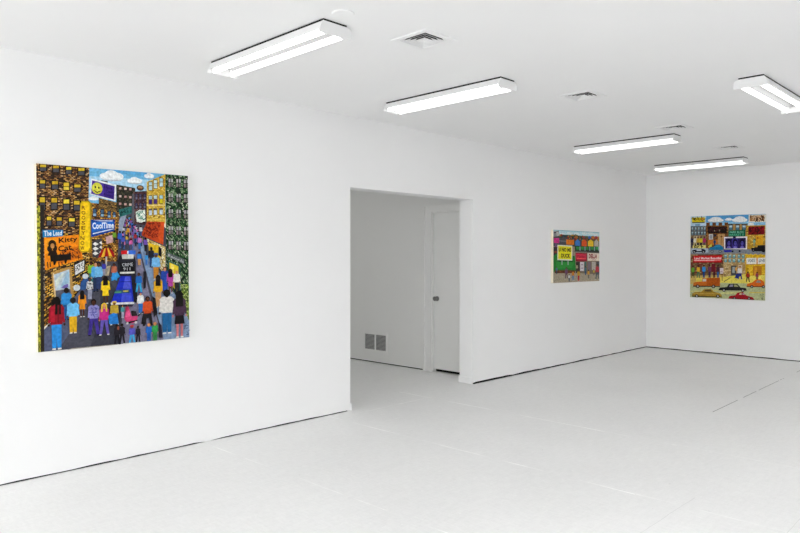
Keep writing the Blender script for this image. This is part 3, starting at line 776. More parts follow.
('poly','#dcdcd8',[36.5,71.1,38.8,69.7,36.5,68.4,34.8,69.7]),
('poly','#dcdcd8',[40.5,71.8,41.0,70.7,41.0,69.3,39.2,70.6]),
('poly','#dcdcd8',[36.5,67.9,38.8,66.6,36.5,65.2,34.7,66.6]),
('poly','#dcdcd8',[40.4,68.7,40.9,67.6,40.9,66.2,39.2,67.4]),
('poly','#dcdcd8',[36.5,64.7,38.7,63.3,36.4,62.0,34.7,63.3]),
('poly','#dcdcd8',[40.4,65.4,40.9,64.3,40.9,62.9,39.1,64.1]),
('poly','#c29a98',[43.6,74.6,48.7,76.2,48.7,71.1,44.1,69.8]),
('poly','#9d1414',[38.3,60.3,40.4,65.6,43.3,67.3,46.3,67.0,48.7,64.6,49.8,60.8,45.5,61.4,41.4,60.9]),
('poly','#e8b52c',[40.3,60.6,42.6,66.6,43.5,67.0,42.6,61.1]),
('poly','#e8b52c',[45.7,61.3,44.5,66.9,45.4,66.9,48.0,61.1]),
('poly','#b9b4a8',[43.3,61.1,44.4,61.1,44.3,54.9,43.2,54.9]),
('poly','#b9a98a',[40.0,53.6,46.8,54.9,45.4,48.0,40.6,48.1]),
('poly','#8f8a80',[42.0,52.2,45.4,53.5,44.0,48.7,41.3,48.8]),
('person',60.8,84.8,4.9,'#3a2a1c','#5a3a28','#4f90c8','#2a2e4a','bk',1.0),
('person',60.9,84.4,5.0,'#1a1412','#5a3a28','#2f62b4','#2a2e4a','bk',1.0),
('person',60.1,84.3,5.0,'#1a1412','#8a5a3c','#4f90c8','#2a2e4a','bk',1.0),
('person',58.5,83.8,5.0,'#1a1412','#8a5a3c','#6f6fa8','#2a2e4a','bk',1.0),
('person',61.1,83.4,5.1,'#1a1412','#4a2e20','#c7a23a','#3f5f9a','bk',1.0),
('person',58.7,83.2,5.1,'#1a1412','#4a2e20','#9a3a3a','#2a2e4a','bk',1.0),
('person',58.7,82.8,5.1,'#1a1412','#8a5a3c','#cf6fa0','#2a2e4a','bk',1.0),
('person',60.9,82.6,5.2,'#1a1412','#4a2e20','#9a3a3a','#33363e','bk',1.0),
('person',59.5,82.4,5.2,'#1a1412','#4a2e20','#6f6fa8','#2a2e4a','bk',1.0),
('person',61.7,82.1,5.2,'#3a2a1c','#4a2e20','#7a4f9a','#3f5f9a','bk',1.0),
('person',57.8,81.6,5.2,'#241a14','#8a5a3c','#bcbcc4','#3f5f9a','bk',1.0),
('person',60.0,81.5,5.3,'#3a2a1c','#4a2e20','#2f62b4','#33363e','bk',1.0),
('person',57.2,80.9,5.3,'#3a2a1c','#8a5a3c','#2d3e7a','#2a2e4a','bk',1.0),
('person',59.6,80.8,5.3,'#241a14','#5a3a28','#2f62b4','#33363e','bk',1.0),
('person',58.1,80.6,5.4,'#1a1412','#4a2e20','#9a3a3a','#33363e','bk',1.0),
('person',59.1,80.2,5.4,'#3a2a1c','#8a5a3c','#bcbcc4','#2a2e4a','bk',1.0),
('person',62.1,79.9,5.5,'#241a14','#8a5a3c','#2f62b4','#33363e','bk',1.0),
('person',57.0,79.4,5.5,'#241a14','#5a3a28','#7a4f9a','#33363e','bk',1.0),
('person',58.9,79.1,5.5,'#3a2a1c','#5a3a28','#3d4f9a','#33363e','bk',1.0),
('person',58.5,78.9,5.5,'#1a1412','#5a3a28','#c7a23a','#3f5f9a','bk',1.0),
('person',64.2,78.7,5.6,'#1a1412','#5a3a28','#2f62b4','#2a2e4a','bk',1.0),
('person',60.4,78.2,5.6,'#241a14','#4a2e20','#9a3a3a','#3f5f9a','bk',1.0),
('person',63.0,78.1,5.7,'#241a14','#5a3a28','#2d3e7a','#2a2e4a','bk',1.0),
('person',63.9,77.9,5.7,'#1a1412','#8a5a3c','#cf6fa0','#2a2e4a','bk',1.0),
('person',62.2,77.6,5.7,'#1a1412','#5a3a28','#2d3e7a','#2a2e4a','bk',1.0),
('person',58.9,77.2,5.7,'#1a1412','#8a5a3c','#6f6fa8','#2a2e4a','bk',1.0),
('person',65.1,76.9,5.8,'#1a1412','#5a3a28','#bcbcc4','#33363e','bk',1.0),
('person',58.2,76.4,5.8,'#241a14','#8a5a3c','#bcbcc4','#33363e','bk',1.0),
('person',55.9,76.0,5.8,'#3a2a1c','#4a2e20','#bcbcc4','#33363e','bk',1.0),
('person',60.0,76.0,5.9,'#3a2a1c','#5a3a28','#4f90c8','#33363e','bk',1.0),
('person',63.3,75.8,5.9,'#241a14','#5a3a28','#7a4f9a','#3f5f9a','bk',1.0),
('person',57.9,75.4,5.9,'#3a2a1c','#5a3a28','#6f6fa8','#33363e','bk',1.0),
('person',65.7,75.1,6.0,'#3a2a1c','#8a5a3c','#cf6fa0','#3f5f9a','bk',1.0),
('person',64.3,74.8,6.0,'#241a14','#5a3a28','#6f6fa8','#33363e','bk',1.0),
('person',59.6,74.3,6.0,'#3a2a1c','#5a3a28','#cf6fa0','#33363e','bk',1.0),
('person',58.1,74.1,6.1,'#241a14','#8a5a3c','#c7a23a','#3f5f9a','bk',1.0),
('person',58.3,73.7,6.1,'#241a14','#5a3a28','#c7a23a','#3f5f9a','bk',1.0),
('person',56.0,73.2,6.1,'#241a14','#8a5a3c','#6f6fa8','#3f5f9a','bk',1.0),
('person',62.3,73.3,6.2,'#241a14','#4a2e20','#7a4f9a','#3f5f9a','bk',1.0),
('person',66.1,72.9,6.3,'#241a14','#5a3a28','#4f90c8','#3f5f9a','bk',1.0),
('person',67.1,72.7,6.3,'#1a1412','#4a2e20','#7a4f9a','#33363e','bk',1.0),
('person',55.5,72.1,6.2,'#3a2a1c','#4a2e20','#2f62b4','#33363e','bk',1.0),
('person',55.1,71.7,6.3,'#1a1412','#4a2e20','#cf6fa0','#2a2e4a','bk',1.0),
('person',60.7,71.6,6.4,'#241a14','#8a5a3c','#cf6fa0','#33363e','bk',1.0),
('person',53.5,71.2,6.3,'#1a1412','#4a2e20','#cf6fa0','#2a2e4a','bk',1.0),
('person',67.1,71.1,6.5,'#241a14','#4a2e20','#4f90c8','#33363e','bk',1.0),
('person',60.8,70.5,6.5,'#241a14','#4a2e20','#6f6fa8','#3f5f9a','bk',1.0),
('person',67.4,70.4,6.5,'#241a14','#8a5a3c','#c7a23a','#33363e','bk',1.0),
('person',61.1,70.1,6.5,'#3a2a1c','#8a5a3c','#bcbcc4','#2a2e4a','bk',1.0),
('person',58.1,69.8,6.5,'#241a14','#4a2e20','#c7a23a','#3f5f9a','bk',1.0),
('person',65.5,69.6,6.6,'#3a2a1c','#4a2e20','#2d3e7a','#2a2e4a','bk',1.0),
('person',67.3,69.2,6.7,'#3a2a1c','#4a2e20','#cf6fa0','#3f5f9a','bk',1.0),
('person',61.1,68.7,6.7,'#241a14','#8a5a3c','#9a3a3a','#33363e','bk',1.0),
('person',68.5,68.6,6.8,'#241a14','#8a5a3c','#c7a23a','#3f5f9a','bk',1.0),
('person',64.4,68.2,6.8,'#241a14','#8a5a3c','#6f6fa8','#33363e','bk',1.0),
('person',68.2,68.1,6.8,'#241a14','#8a5a3c','#6f6fa8','#2a2e4a','bk',1.0),
('person',53.0,67.6,6.7,'#3a2a1c','#8a5a3c','#9a3a3a','#33363e','bk',1.0),
('person',53.2,67.4,6.7,'#241a14','#4a2e20','#bcbcc4','#3f5f9a','bk',1.0),
('person',55.0,66.9,6.8,'#241a14','#4a2e20','#9a3a3a','#33363e','bk',1.0),
('person',53.3,66.7,6.8,'#241a14','#8a5a3c','#bcbcc4','#3f5f9a','bk',1.0),
('person',60.3,66.2,6.9,'#3a2a1c','#5a3a28','#3d4f9a','#2a2e4a','bk',1.0),
('person',55.9,66.0,6.9,'#3a2a1c','#5a3a28','#cf6fa0','#3f5f9a','bk',1.0),
('person',60.6,65.8,7.0,'#241a14','#8a5a3c','#cf6fa0','#3f5f9a','bk',1.0),
('person',61.9,65.4,7.0,'#1a1412','#4a2e20','#6f6fa8','#3f5f9a','bk',1.0),
('person',49.3,70.1,9.0,'#1c1512','#5a3826','#6f9e2e','#3a3a30','bk',1.0),
('person',53.2,68.0,11.1,'#1c1512','#5a3826','#2a5cb8','#2b3c6a','bk',1.0),
('person',59.0,74.4,7.7,'#1c1512','#5a3826','#d79a2a','#33343c','bk',1.0),
('person',68.1,75.2,7.8,'#1c1512','#5a3826','#c9ccd0','#3b4c7a','bk',1.0),
('person',67.1,66.0,9.9,'#1c1512','#5a3826','#b06fb4','#2f6ab0','bk',1.0),
('person',71.5,64.6,10.0,'#1c1512','#5a3826','#6f4fae','#241f2a','bk',1.0),
('person',61.0,66.0,7.7,'#1c1512','#5a3826','#c65a9a','#4a4a60','bk',1.0),
('person',55.3,67.4,8.4,'#1c1512','#5a3826','#3f4fae','#2d3350','bk',1.0),
('person',64.0,70.2,7.8,'#1c1512','#5a3826','#9a2a30','#2a3a70','bk',1.0),
('poly','#22222a',[51.4,57.6,52.9,61.8,63.2,61.7,64.3,57.5,64.2,47.3,51.6,47.6]),
('poly','#b9b9b2',[54.3,61.8,55.7,64.1,62.2,64.1,62.9,61.7,62.6,59.3,54.6,59.4]),
('poly','#dcdcd6',[58.9,62.9,62.5,62.9,62.4,59.9,58.8,59.9]),
('poly','#d11d22',[53.9,65.1,58.2,65.3,58.0,62.6,53.9,62.6]),
('poly','#3b6fd8',[58.9,65.3,64.2,65.3,64.0,62.6,59.0,62.6]),
('poly','#dfe4ee',[58.2,64.8,59.0,64.9,59.0,62.9,58.1,62.9]),
('poly','#15151a',[52.8,56.9,63.3,57.5,63.3,50.8,52.9,50.8]),
('text','CRIME','#c9ccd0',[54.4,56.3,62.1,56.7,62.1,54.3,54.5,54.1],0.0),
('text','911','#c9ccd0',[55.2,53.4,60.2,53.4,60.2,51.3,55.2,51.3],0.0),
('poly','#dadad2',[52.9,50.3,63.2,50.4,63.3,49.1,53.0,49.1]),
('poly','#1c1c24',[60.0,47.4,64.2,47.3,65.4,28.3,61.8,28.5]),
('poly','#1a2cb4',[53.4,47.4,60.6,47.2,62.4,29.2,46.5,29.3]),
('poly','#4a55c8',[56.6,47.0,59.8,47.0,60.5,38.5,54.8,38.7]),
('poly','#3a48c4',[54.3,35.9,60.7,35.6,61.4,29.2,53.5,29.6]),
('poly','#10207a',[52.1,43.7,60.7,43.7,60.7,43.1,51.8,43.1]),
('poly','#2a4a68',[49.4,37.9,59.6,37.9,59.7,35.4,48.5,35.4]),
('poly','#4f9e68',[49.3,36.8,53.6,36.8,53.6,35.9,48.8,36.0]),
('poly','#c7b94a',[55.0,37.3,58.6,37.3,58.6,36.4,55.0,36.4]),
('poly','#d5d6d8',[46.2,29.3,62.8,28.9,62.8,27.3,46.5,27.7]),
('poly','#2a2a3a',[46.5,27.9,62.8,27.4,61.3,25.7,48.6,26.4]),
('person',17.3,19.4,21.5,'#231a14','#5a3524','#2a7fc0','#1d4d86','bk',1.1),
('person',27.3,20.8,17.9,'#120e0c','#4a2c1e','#e08a1a','#e08a1a','slb',1.0),
('ell','#c4ccd0',23.9,40.5,2.2,2.14,0),
('poly','#2a4f86',[26.6,44.4,30.5,48.4,32.5,42.9,29.1,38.9,25.8,39.1]),
('ell','#c4ccd0',29.5,48.0,1.97,1.75,0),
('person',33.3,42.9,14.9,'#1c1510','#5a3524','#7cae2c','#2f6a6a','k',1.0),
('person',36.3,37.3,20.4,'#2a1a12','#c98c64','#4f9cd4','#23304f','k',1.0),
('person',38.4,38.6,18.7,'#1c1510','#5a3524','#6fb4e0','#2a3a66','k',1.0),
('person',32.3,32.0,14.9,'#241c18','#5a3524','#cfd0ce','#8e90a4','k',1.0),
('strokes',[30.5,43.6,34.5,43.5,34.4,38.7,30.4,38.9],14,'#3a3a40',21,0.34),
('person',41.9,48.1,9.6,'#1c1510','#5a3524','#3b3ba0','#8f8fa0','k',1.0),
('person',42.8,28.8,19.0,'#17110e','#4a2c1e','#e9c41c','#e9c41c','slb',1.1),
('person',48.8,44.0,12.5,'#17110e','#5a3020','#b5654a','#2f86c8','wk',1.1),
('poly','#2f8fd0',[46.3,46.6,50.9,50.7,53.0,47.1,48.1,44.5]),
('person',11.0,0.7,34.7,'#14110f','#3a2618','#8e1424','#2a86d0','bl',0.98),
('poly','#a8182c',[7.3,28.0,10.2,30.5,9.9,18.6,7.4,18.8]),
('poly','#6e0e1a',[11.7,29.7,12.7,29.7,12.4,18.4,11.5,18.5]),
('person',21.3,10.4,24.0,'#1c1512','#5a3524','#6ab8e6','#d9a81c','b',1.12),
('person',34.7,7.7,24.7,'#1c1410','#4a2c20','#8a86c0','#3c2c86','wk',1.05),
('strokes',[32.6,27.3,36.7,27.0,36.4,20.2,32.8,20.4],20,'#3f3f8a',22,0.34),
('person',41.7,7.4,22.0,'#e8c02a','#c98c64','#b8287a','#5f50a8','wf',1.05),
('person',48.7,13.8,16.5,'#d9b94c','#6a4228','#b79a34','#2476c4','wc',1.2),
('poly','#2476c4',[44.3,20.4,47.8,22.2,50.6,21.4,50.5,14.4,45.0,14.8]),
('person',50.4,-0.6,15.0,'#16130f','#2a201c','#25222a','#1c1a22','wk',1.0),
('person',53.9,-0.4,14.8,'#16130f','#2a201c','#25222a','#1c1a22','wk',1.0),
('person',65.3,-0.3,12.2,'#16130f','#2a201c','#25222a','#1c1a22','wk',1.0),
('ell','#a85a48',51.2,11.5,0.7,1.4,0),
('person',54.4,18.3,8.9,'#1c1510','#c98c64','#3f8a8e','#9a9ab0','',1.0),
('person',57.7,18.8,8.5,'#1c1510','#5a3524','#a83050','#3a3a44','',1.0),
('person',66.2,35.4,14.1,'#3a2418','#5a3524','#1f62b0','#2fa0d4','wk',1.15),
('poly','#1c1c24',[69.6,50.3,71.6,50.3,71.3,38.8,69.5,37.4]),
('person',67.3,20.3,15.6,'#2f3f8a','#c98c64','#dcdedc','#2c66ae','c',1.1),
('person',71.9,54.6,8.6,'#241a14','#5a3524','#3b90cc','#3a6ab0','k',1.0),
('person',66.7,54.6,9.9,'#1c1510','#5a3524','#2a72c0','#c08a4a','k',1.2),
('person',75.6,53.1,14.7,'#1c1510','#3a2418','#23232c','#27406e','bk',1.0),
('poly','#1e1c20',[81.0,68.2,83.3,66.8,83.3,60.2,81.0,61.7]),
('person',79.0,44.3,19.1,'#244f86','#5a3524','#6eaedc','#b87a2a','c',1.15),
('person',80.5,23.9,23.7,'#1c1512','#6a4028','#dba61c','#c09060','bl',1.0),
('person',85.7,35.4,17.9,'#5a2a22','#c98c64','#22429a','#234aa8','k',1.15),
('person',90.0,33.7,18.0,'#201512','#6a3c34','#a83f92','#a83f92','slf',1.1),
('person',95.0,33.5,17.3,'#d9c04a','#c98c64','#dcd9d2','#2a2e30','k',1.1),
('person',72.5,11.3,21.1,'#17120f','#5a3222','#c84a1e','#1d1b1f','wk',1.2),
('poly','#c84a1e',[70.1,26.6,74.6,27.1,75.0,19.9,69.8,20.2]),
('poly','#1c1a1e',[76.2,32.1,78.4,30.6,79.8,19.6,76.8,16.8]),
('poly','#1d1b1f',[69.0,20.2,74.9,20.3,74.5,17.0,70.5,16.5,69.3,12.6,67.5,12.9]),
('poly','#c93e72',[55.5,17.5,56.3,22.2,59.2,24.0,60.6,18.9,65.2,19.0,64.6,15.9,61.7,14.0,57.6,14.3]),
('poly','#e0588c',[56.2,18.9,57.0,21.8,58.9,23.1,59.8,18.7]),
('poly','#2a2428',[60.3,22.9,63.9,22.3,64.9,19.1,60.8,19.0]),
('poly','#1c1a1e',[64.9,19.1,69.1,22.1,69.4,21.7,65.3,18.3]),
('poly','#1c1a1e',[56.2,15.0,64.9,16.2,64.9,15.5,57.6,13.6]),
('ell','#d5d5d5',57.6,14.3,0.86,0.85,0),
('ell','#d5d5d5',63.7,14.4,0.87,0.86,0),
('person',60.9,-0.2,12.9,'#c82234','#8a4a3a','#5552b8','#3f9ed4','wc',1.25),
('person',73.2,-0.3,13.2,'#e0862a','#c98c64','#1f62b8','#1f56a8','k',1.2),
('person',77.8,-0.3,13.7,'#e0862a','#c98c64','#2f8e48','#2f7a40','k',1.2),
('poly','#2a2636',[80.6,13.7,82.8,10.6,83.5,1.7,80.5,2.0]),
('person',87.0,4.4,32.4,'#14110f','#3a2618','#d9d5cf','#1f6196','b',1.22),
('person',96.9,0.6,34.9,'#14110f','#c9767a','#4a3348','#1a171b','slb',1.05),
('strokes',[100.2,10.1,105.0,8.9,105.0,1.4,100.1,1.8],8,'#2a3a58',30,0.38),
('poly','#cfd2d4',[54.6,-0.7,85.1,-0.8,85.1,0.1,54.6,0.5]),
('poly','#9a948c',[16.9,-0.6,50.4,-0.7,50.4,0.4,20.8,0.7]),
]
CORNER = [
('poly','#9a8c78',[-2.2,70.1,122.1,70.3,122.7,-4.2,-1.5,-1.4]),
('poly','#b9dce4',[-2.2,70.1,122.1,70.3,122.1,60.4,-2.1,58.4]),
('ell','#dde9ea',7.7,63.3,7.43,1.7,0),
('ell','#dde9ea',22.7,63.6,7.57,1.72,0),
('ell','#dde9ea',40.6,65.3,7.75,1.74,0),
('ell','#dde9ea',58.9,64.9,7.93,1.76,0),
('ell','#dde9ea',80.3,66.1,8.15,1.78,0),
('ell','#dde9ea',96.8,66.4,8.31,1.8,0),
('ell','#dde9ea',110.7,65.3,8.46,1.82,0),
('poly','#5fa6b4',[-0.7,69.4,122.1,69.3,122.1,68.3,-0.7,68.3]),
('poly','#33463a',[-0.6,60.5,15.2,63.4,122.1,62.4,122.2,47.8,-0.5,48.0]),
('dabs',[15.2,63.4,122.1,62.7,122.2,56.2,15.2,56.6],90,['#2c4a2c','#7a3a2a','#b5562a','#24404a','#394a66','#54632c','#8a2a2a','#1a2a1c','#b98a2c'],1,3.0,1.32),
('ell','#a9642a',58.4,60.5,3.96,1.89,0),
('ell','#8a4030',77.6,60.8,4.06,1.92,0),
('ell','#2a5fb0',94.0,61.1,4.14,1.94,0),
('ell','#c06a2a',104.0,61.2,4.19,1.95,0),
('ell','#9a2634',113.6,61.4,4.24,1.96,0),
('poly','#4b4c50',[10.2,59.4,35.5,59.0,35.6,48.3,10.3,48.1]),
('poly','#6e6f72',[12.7,56.0,33.0,55.0,33.0,53.6,12.8,54.2]),
('poly','#8a8d8e',[0.3,67.0,12.6,67.8,15.2,61.3,0.3,59.7]),
('poly','#3a3c3e',[1.3,65.5,12.6,68.1,12.6,66.5,2.8,64.2]),
('poly','#b8b8b0',[6.7,66.4,11.1,67.0,15.2,62.6,8.7,60.7]),
('poly','#3f7ac8',[54.8,48.5,54.7,54.7,61.3,58.1,68.0,54.9,68.1,48.1]),
('poly','#d9521e',[72.3,48.7,72.3,55.0,79.0,58.4,85.8,55.2,85.9,48.3]),
('poly','#e6c02a',[89.2,48.9,89.1,55.2,96.8,58.6,104.7,55.4,104.7,48.4]),
('poly','#b9b0a4',[106.9,49.0,106.9,55.4,113.1,58.9,119.3,55.6,119.4,48.6]),
('poly','#1d3420',[53.7,49.1,122.2,48.3,122.3,41.3,53.8,42.0]),
('poly','#2f8a42',[57.4,47.7,65.4,47.7,65.4,43.7,57.5,43.8]),
('poly','#2f8a42',[70.7,47.9,78.8,47.8,78.9,43.8,70.8,43.9]),
('poly','#2f8a42',[83.2,48.0,91.4,47.9,91.4,43.9,83.2,44.0]),
('poly','#2f8a42',[96.9,48.1,105.3,48.0,105.3,44.0,97.0,44.1]),
('poly','#2f8a42',[110.9,48.2,119.4,48.2,119.4,44.1,110.9,44.2]),
('poly','#8fb0b4',[66.5,48.1,68.9,48.1,68.9,42.7,66.5,42.7]),
('poly','#8fb0b4',[79.9,48.2,82.4,48.2,82.4,42.8,80.0,42.7]),
('poly','#8fb0b4',[93.0,48.3,95.5,48.4,95.6,42.8,93.1,42.8]),
('poly','#8fb0b4',[106.4,48.5,108.9,48.5,109.0,42.9,106.4,42.9]),
('poly','#8fb0b4',[118.2,48.6,120.8,48.6,120.9,43.0,118.3,43.0]),
('poly','#5a5652',[52.8,42.3,122.3,41.3,122.3,39.3,52.8,40.4]),
('poly','#26262c',[86.0,41.7,122.3,41.3,122.3,40.2,86.0,40.6]),
('poly','#d63a8c',[0.8,58.5,14.2,58.4,14.3,51.8,1.4,51.9]),
('strokes',[2.8,57.2,12.7,57.3,12.8,52.9,2.9,53.3],8,'#a81a64',2,0.65),
('poly','#6a4f7a',[2.9,51.4,7.8,51.5,8.9,42.9,3.5,40.2]),
('poly','#2a2a30',[0.5,46.7,10.4,46.8,10.5,35.0,0.6,35.0]),
('ell','#8a3a2a',5.5,40.2,3.45,1.57,0),
('poly','#e27a1c',[31.4,57.1,51.6,56.6,51.6,50.1,32.0,50.4]),
('strokes',[32.9,55.6,50.0,55.5,50.1,51.2,33.0,51.5],8,'#c25a10',3,0.53),
('poly','#1d7a2c',[0.1,35.0,10.4,38.9,53.9,35.0,56.7,14.8,0.3,14.7]),
('poly','#2a8f36',[5.6,27.2,51.3,27.0,46.2,18.9,8.2,18.5]),
('poly','#145a22',[10.5,29.2,48.7,28.9,48.7,27.0,13.0,27.1]),
('poly','#e5e3d4',[9.8,49.7,47.5,49.0,47.1,28.9,9.5,29.8]),
('poly','#e8e01a',[11.8,48.4,45.4,47.8,45.1,30.5,11.5,31.2]),
('text','U NO ME','#45420c',[12.8,46.3,43.9,45.7,43.9,40.4,12.9,40.8],0.05),
('text','DUCK','#45420c',[18.9,38.4,41.9,38.0,41.9,32.4,19.0,32.9],0.05),
('poly','#a9b8b4',[20.0,29.2,22.0,29.2,22.1,23.4,20.1,23.4]),
('poly','#a9b8b4',[35.3,29.2,37.3,29.2,37.4,23.3,35.3,23.3]),
('poly','#8e1a30',[55.4,39.6,87.1,39.2,86.6,27.6,72.6,26.6,56.6,28.0]),
('poly','#d8304a',[57.5,38.3,84.4,37.8,83.9,30.1,58.1,30.7]),
('text','Market','#7a1022',[60.2,36.7,82.7,36.4,82.2,32.6,60.8,32.9],0.0),
('poly','#ef5a5a',[59.2,32.3,83.3,32.0,83.3,31.1,59.2,31.3]),
('poly','#e6dccb',[88.2,39.5,121.7,39.0,121.3,28.4,88.3,28.7]),
('text','DELLA','#8a2030',[91.5,38.4,115.5,38.2,115.0,31.7,91.5,31.8],0.05),
('text','inn','#8a2030',[99.8,31.2,112.2,31.0,112.2,28.9,99.9,29.0],0.0),
('poly','#7a6a58',[56.6,27.5,122.4,28.1,122.6,8.4,56.8,9.4]),
('poly','#3a342e',[56.6,26.9,67.2,26.9,67.3,12.0,56.7,12.1]),
('poly','#d9d2d8',[67.7,26.9,78.5,26.9,78.1,14.5,67.8,14.9]),
('poly','#a89aa8',[69.9,24.2,76.3,24.1,76.4,22.2,69.9,22.3]),
('poly','#a89aa8',[69.9,19.5,76.4,19.5,76.4,17.6,70.0,17.6]),
('poly','#3f6a64',[80.1,27.4,84.5,27.4,85.1,13.1,79.7,11.8]),
('poly','#7c6a78',[88.8,26.8,97.1,26.8,96.6,15.7,88.9,15.8]),
('poly','#b6b0a8',[99.9,27.3,111.1,27.0,110.6,15.0,100.0,15.7]),
('poly','#4a4e52',[113.3,27.3,121.3,27.2,121.4,7.0,113.4,12.7]),
('poly','#5a2f1c',[3.3,16.7,54.1,15.9,54.1,11.9,3.3,12.8]),
('strokes',[8.2,15.4,51.5,14.9,51.5,12.2,8.2,12.8],14,'#a8622a',5,0.52),
('poly','#a59a86',[-0.1,12.4,59.4,12.1,122.6,9.0,122.7,-4.2,0.0,-1.4]),
('strokes',[0.9,10.3,119.7,7.6,119.8,0.0,1.0,1.1],46,'#81776a',6,0.46),
('strokes',[0.9,10.3,119.7,7.6,119.8,0.0,1.0,1.1],30,'#bcb29c',7,0.46),
('person',7.7,11.5,9.7,'#1c1512','#6a4028','#4a6a86','#33404f','k',1.55),
('person',31.9,4.5,15.9,'#1c1512','#6a4028','#6a4466','#5a3a50','w',1.55),
('person',49.0,2.0,14.2,'#1c1512','#6a4028','#c87a2a','#4a78a8','w',1.55),
('person',63.7,0.9,16.0,'#1c1512','#6a4028','#c89a2c','#b82030','',1.55),
('person',39.1,1.1,9.9,'#1c1512','#6a4028','#c9ccd0','#3a4660','k',1.55),
('person',82.4,9.0,12.3,'#1c1512','#6a4028','#3f6a78','#2f4a70','k',1.55),
('person',90.7,3.4,12.9,'#1c1512','#6a4028','#d0983a','#6e665c','',1.55),
('person',115.2,2.1,21.8,'#1c1512','#6a4028','#b83a44','#3a5058','w',1.55),
('person',59.4,13.4,10.8,'#1c1512','#6a4028','#bcae8c','#4a3f38','k',1.55),
('person',105.6,7.3,9.7,'#1c1512','#6a4028','#c8b03a','#6a6258','',1.55),
]
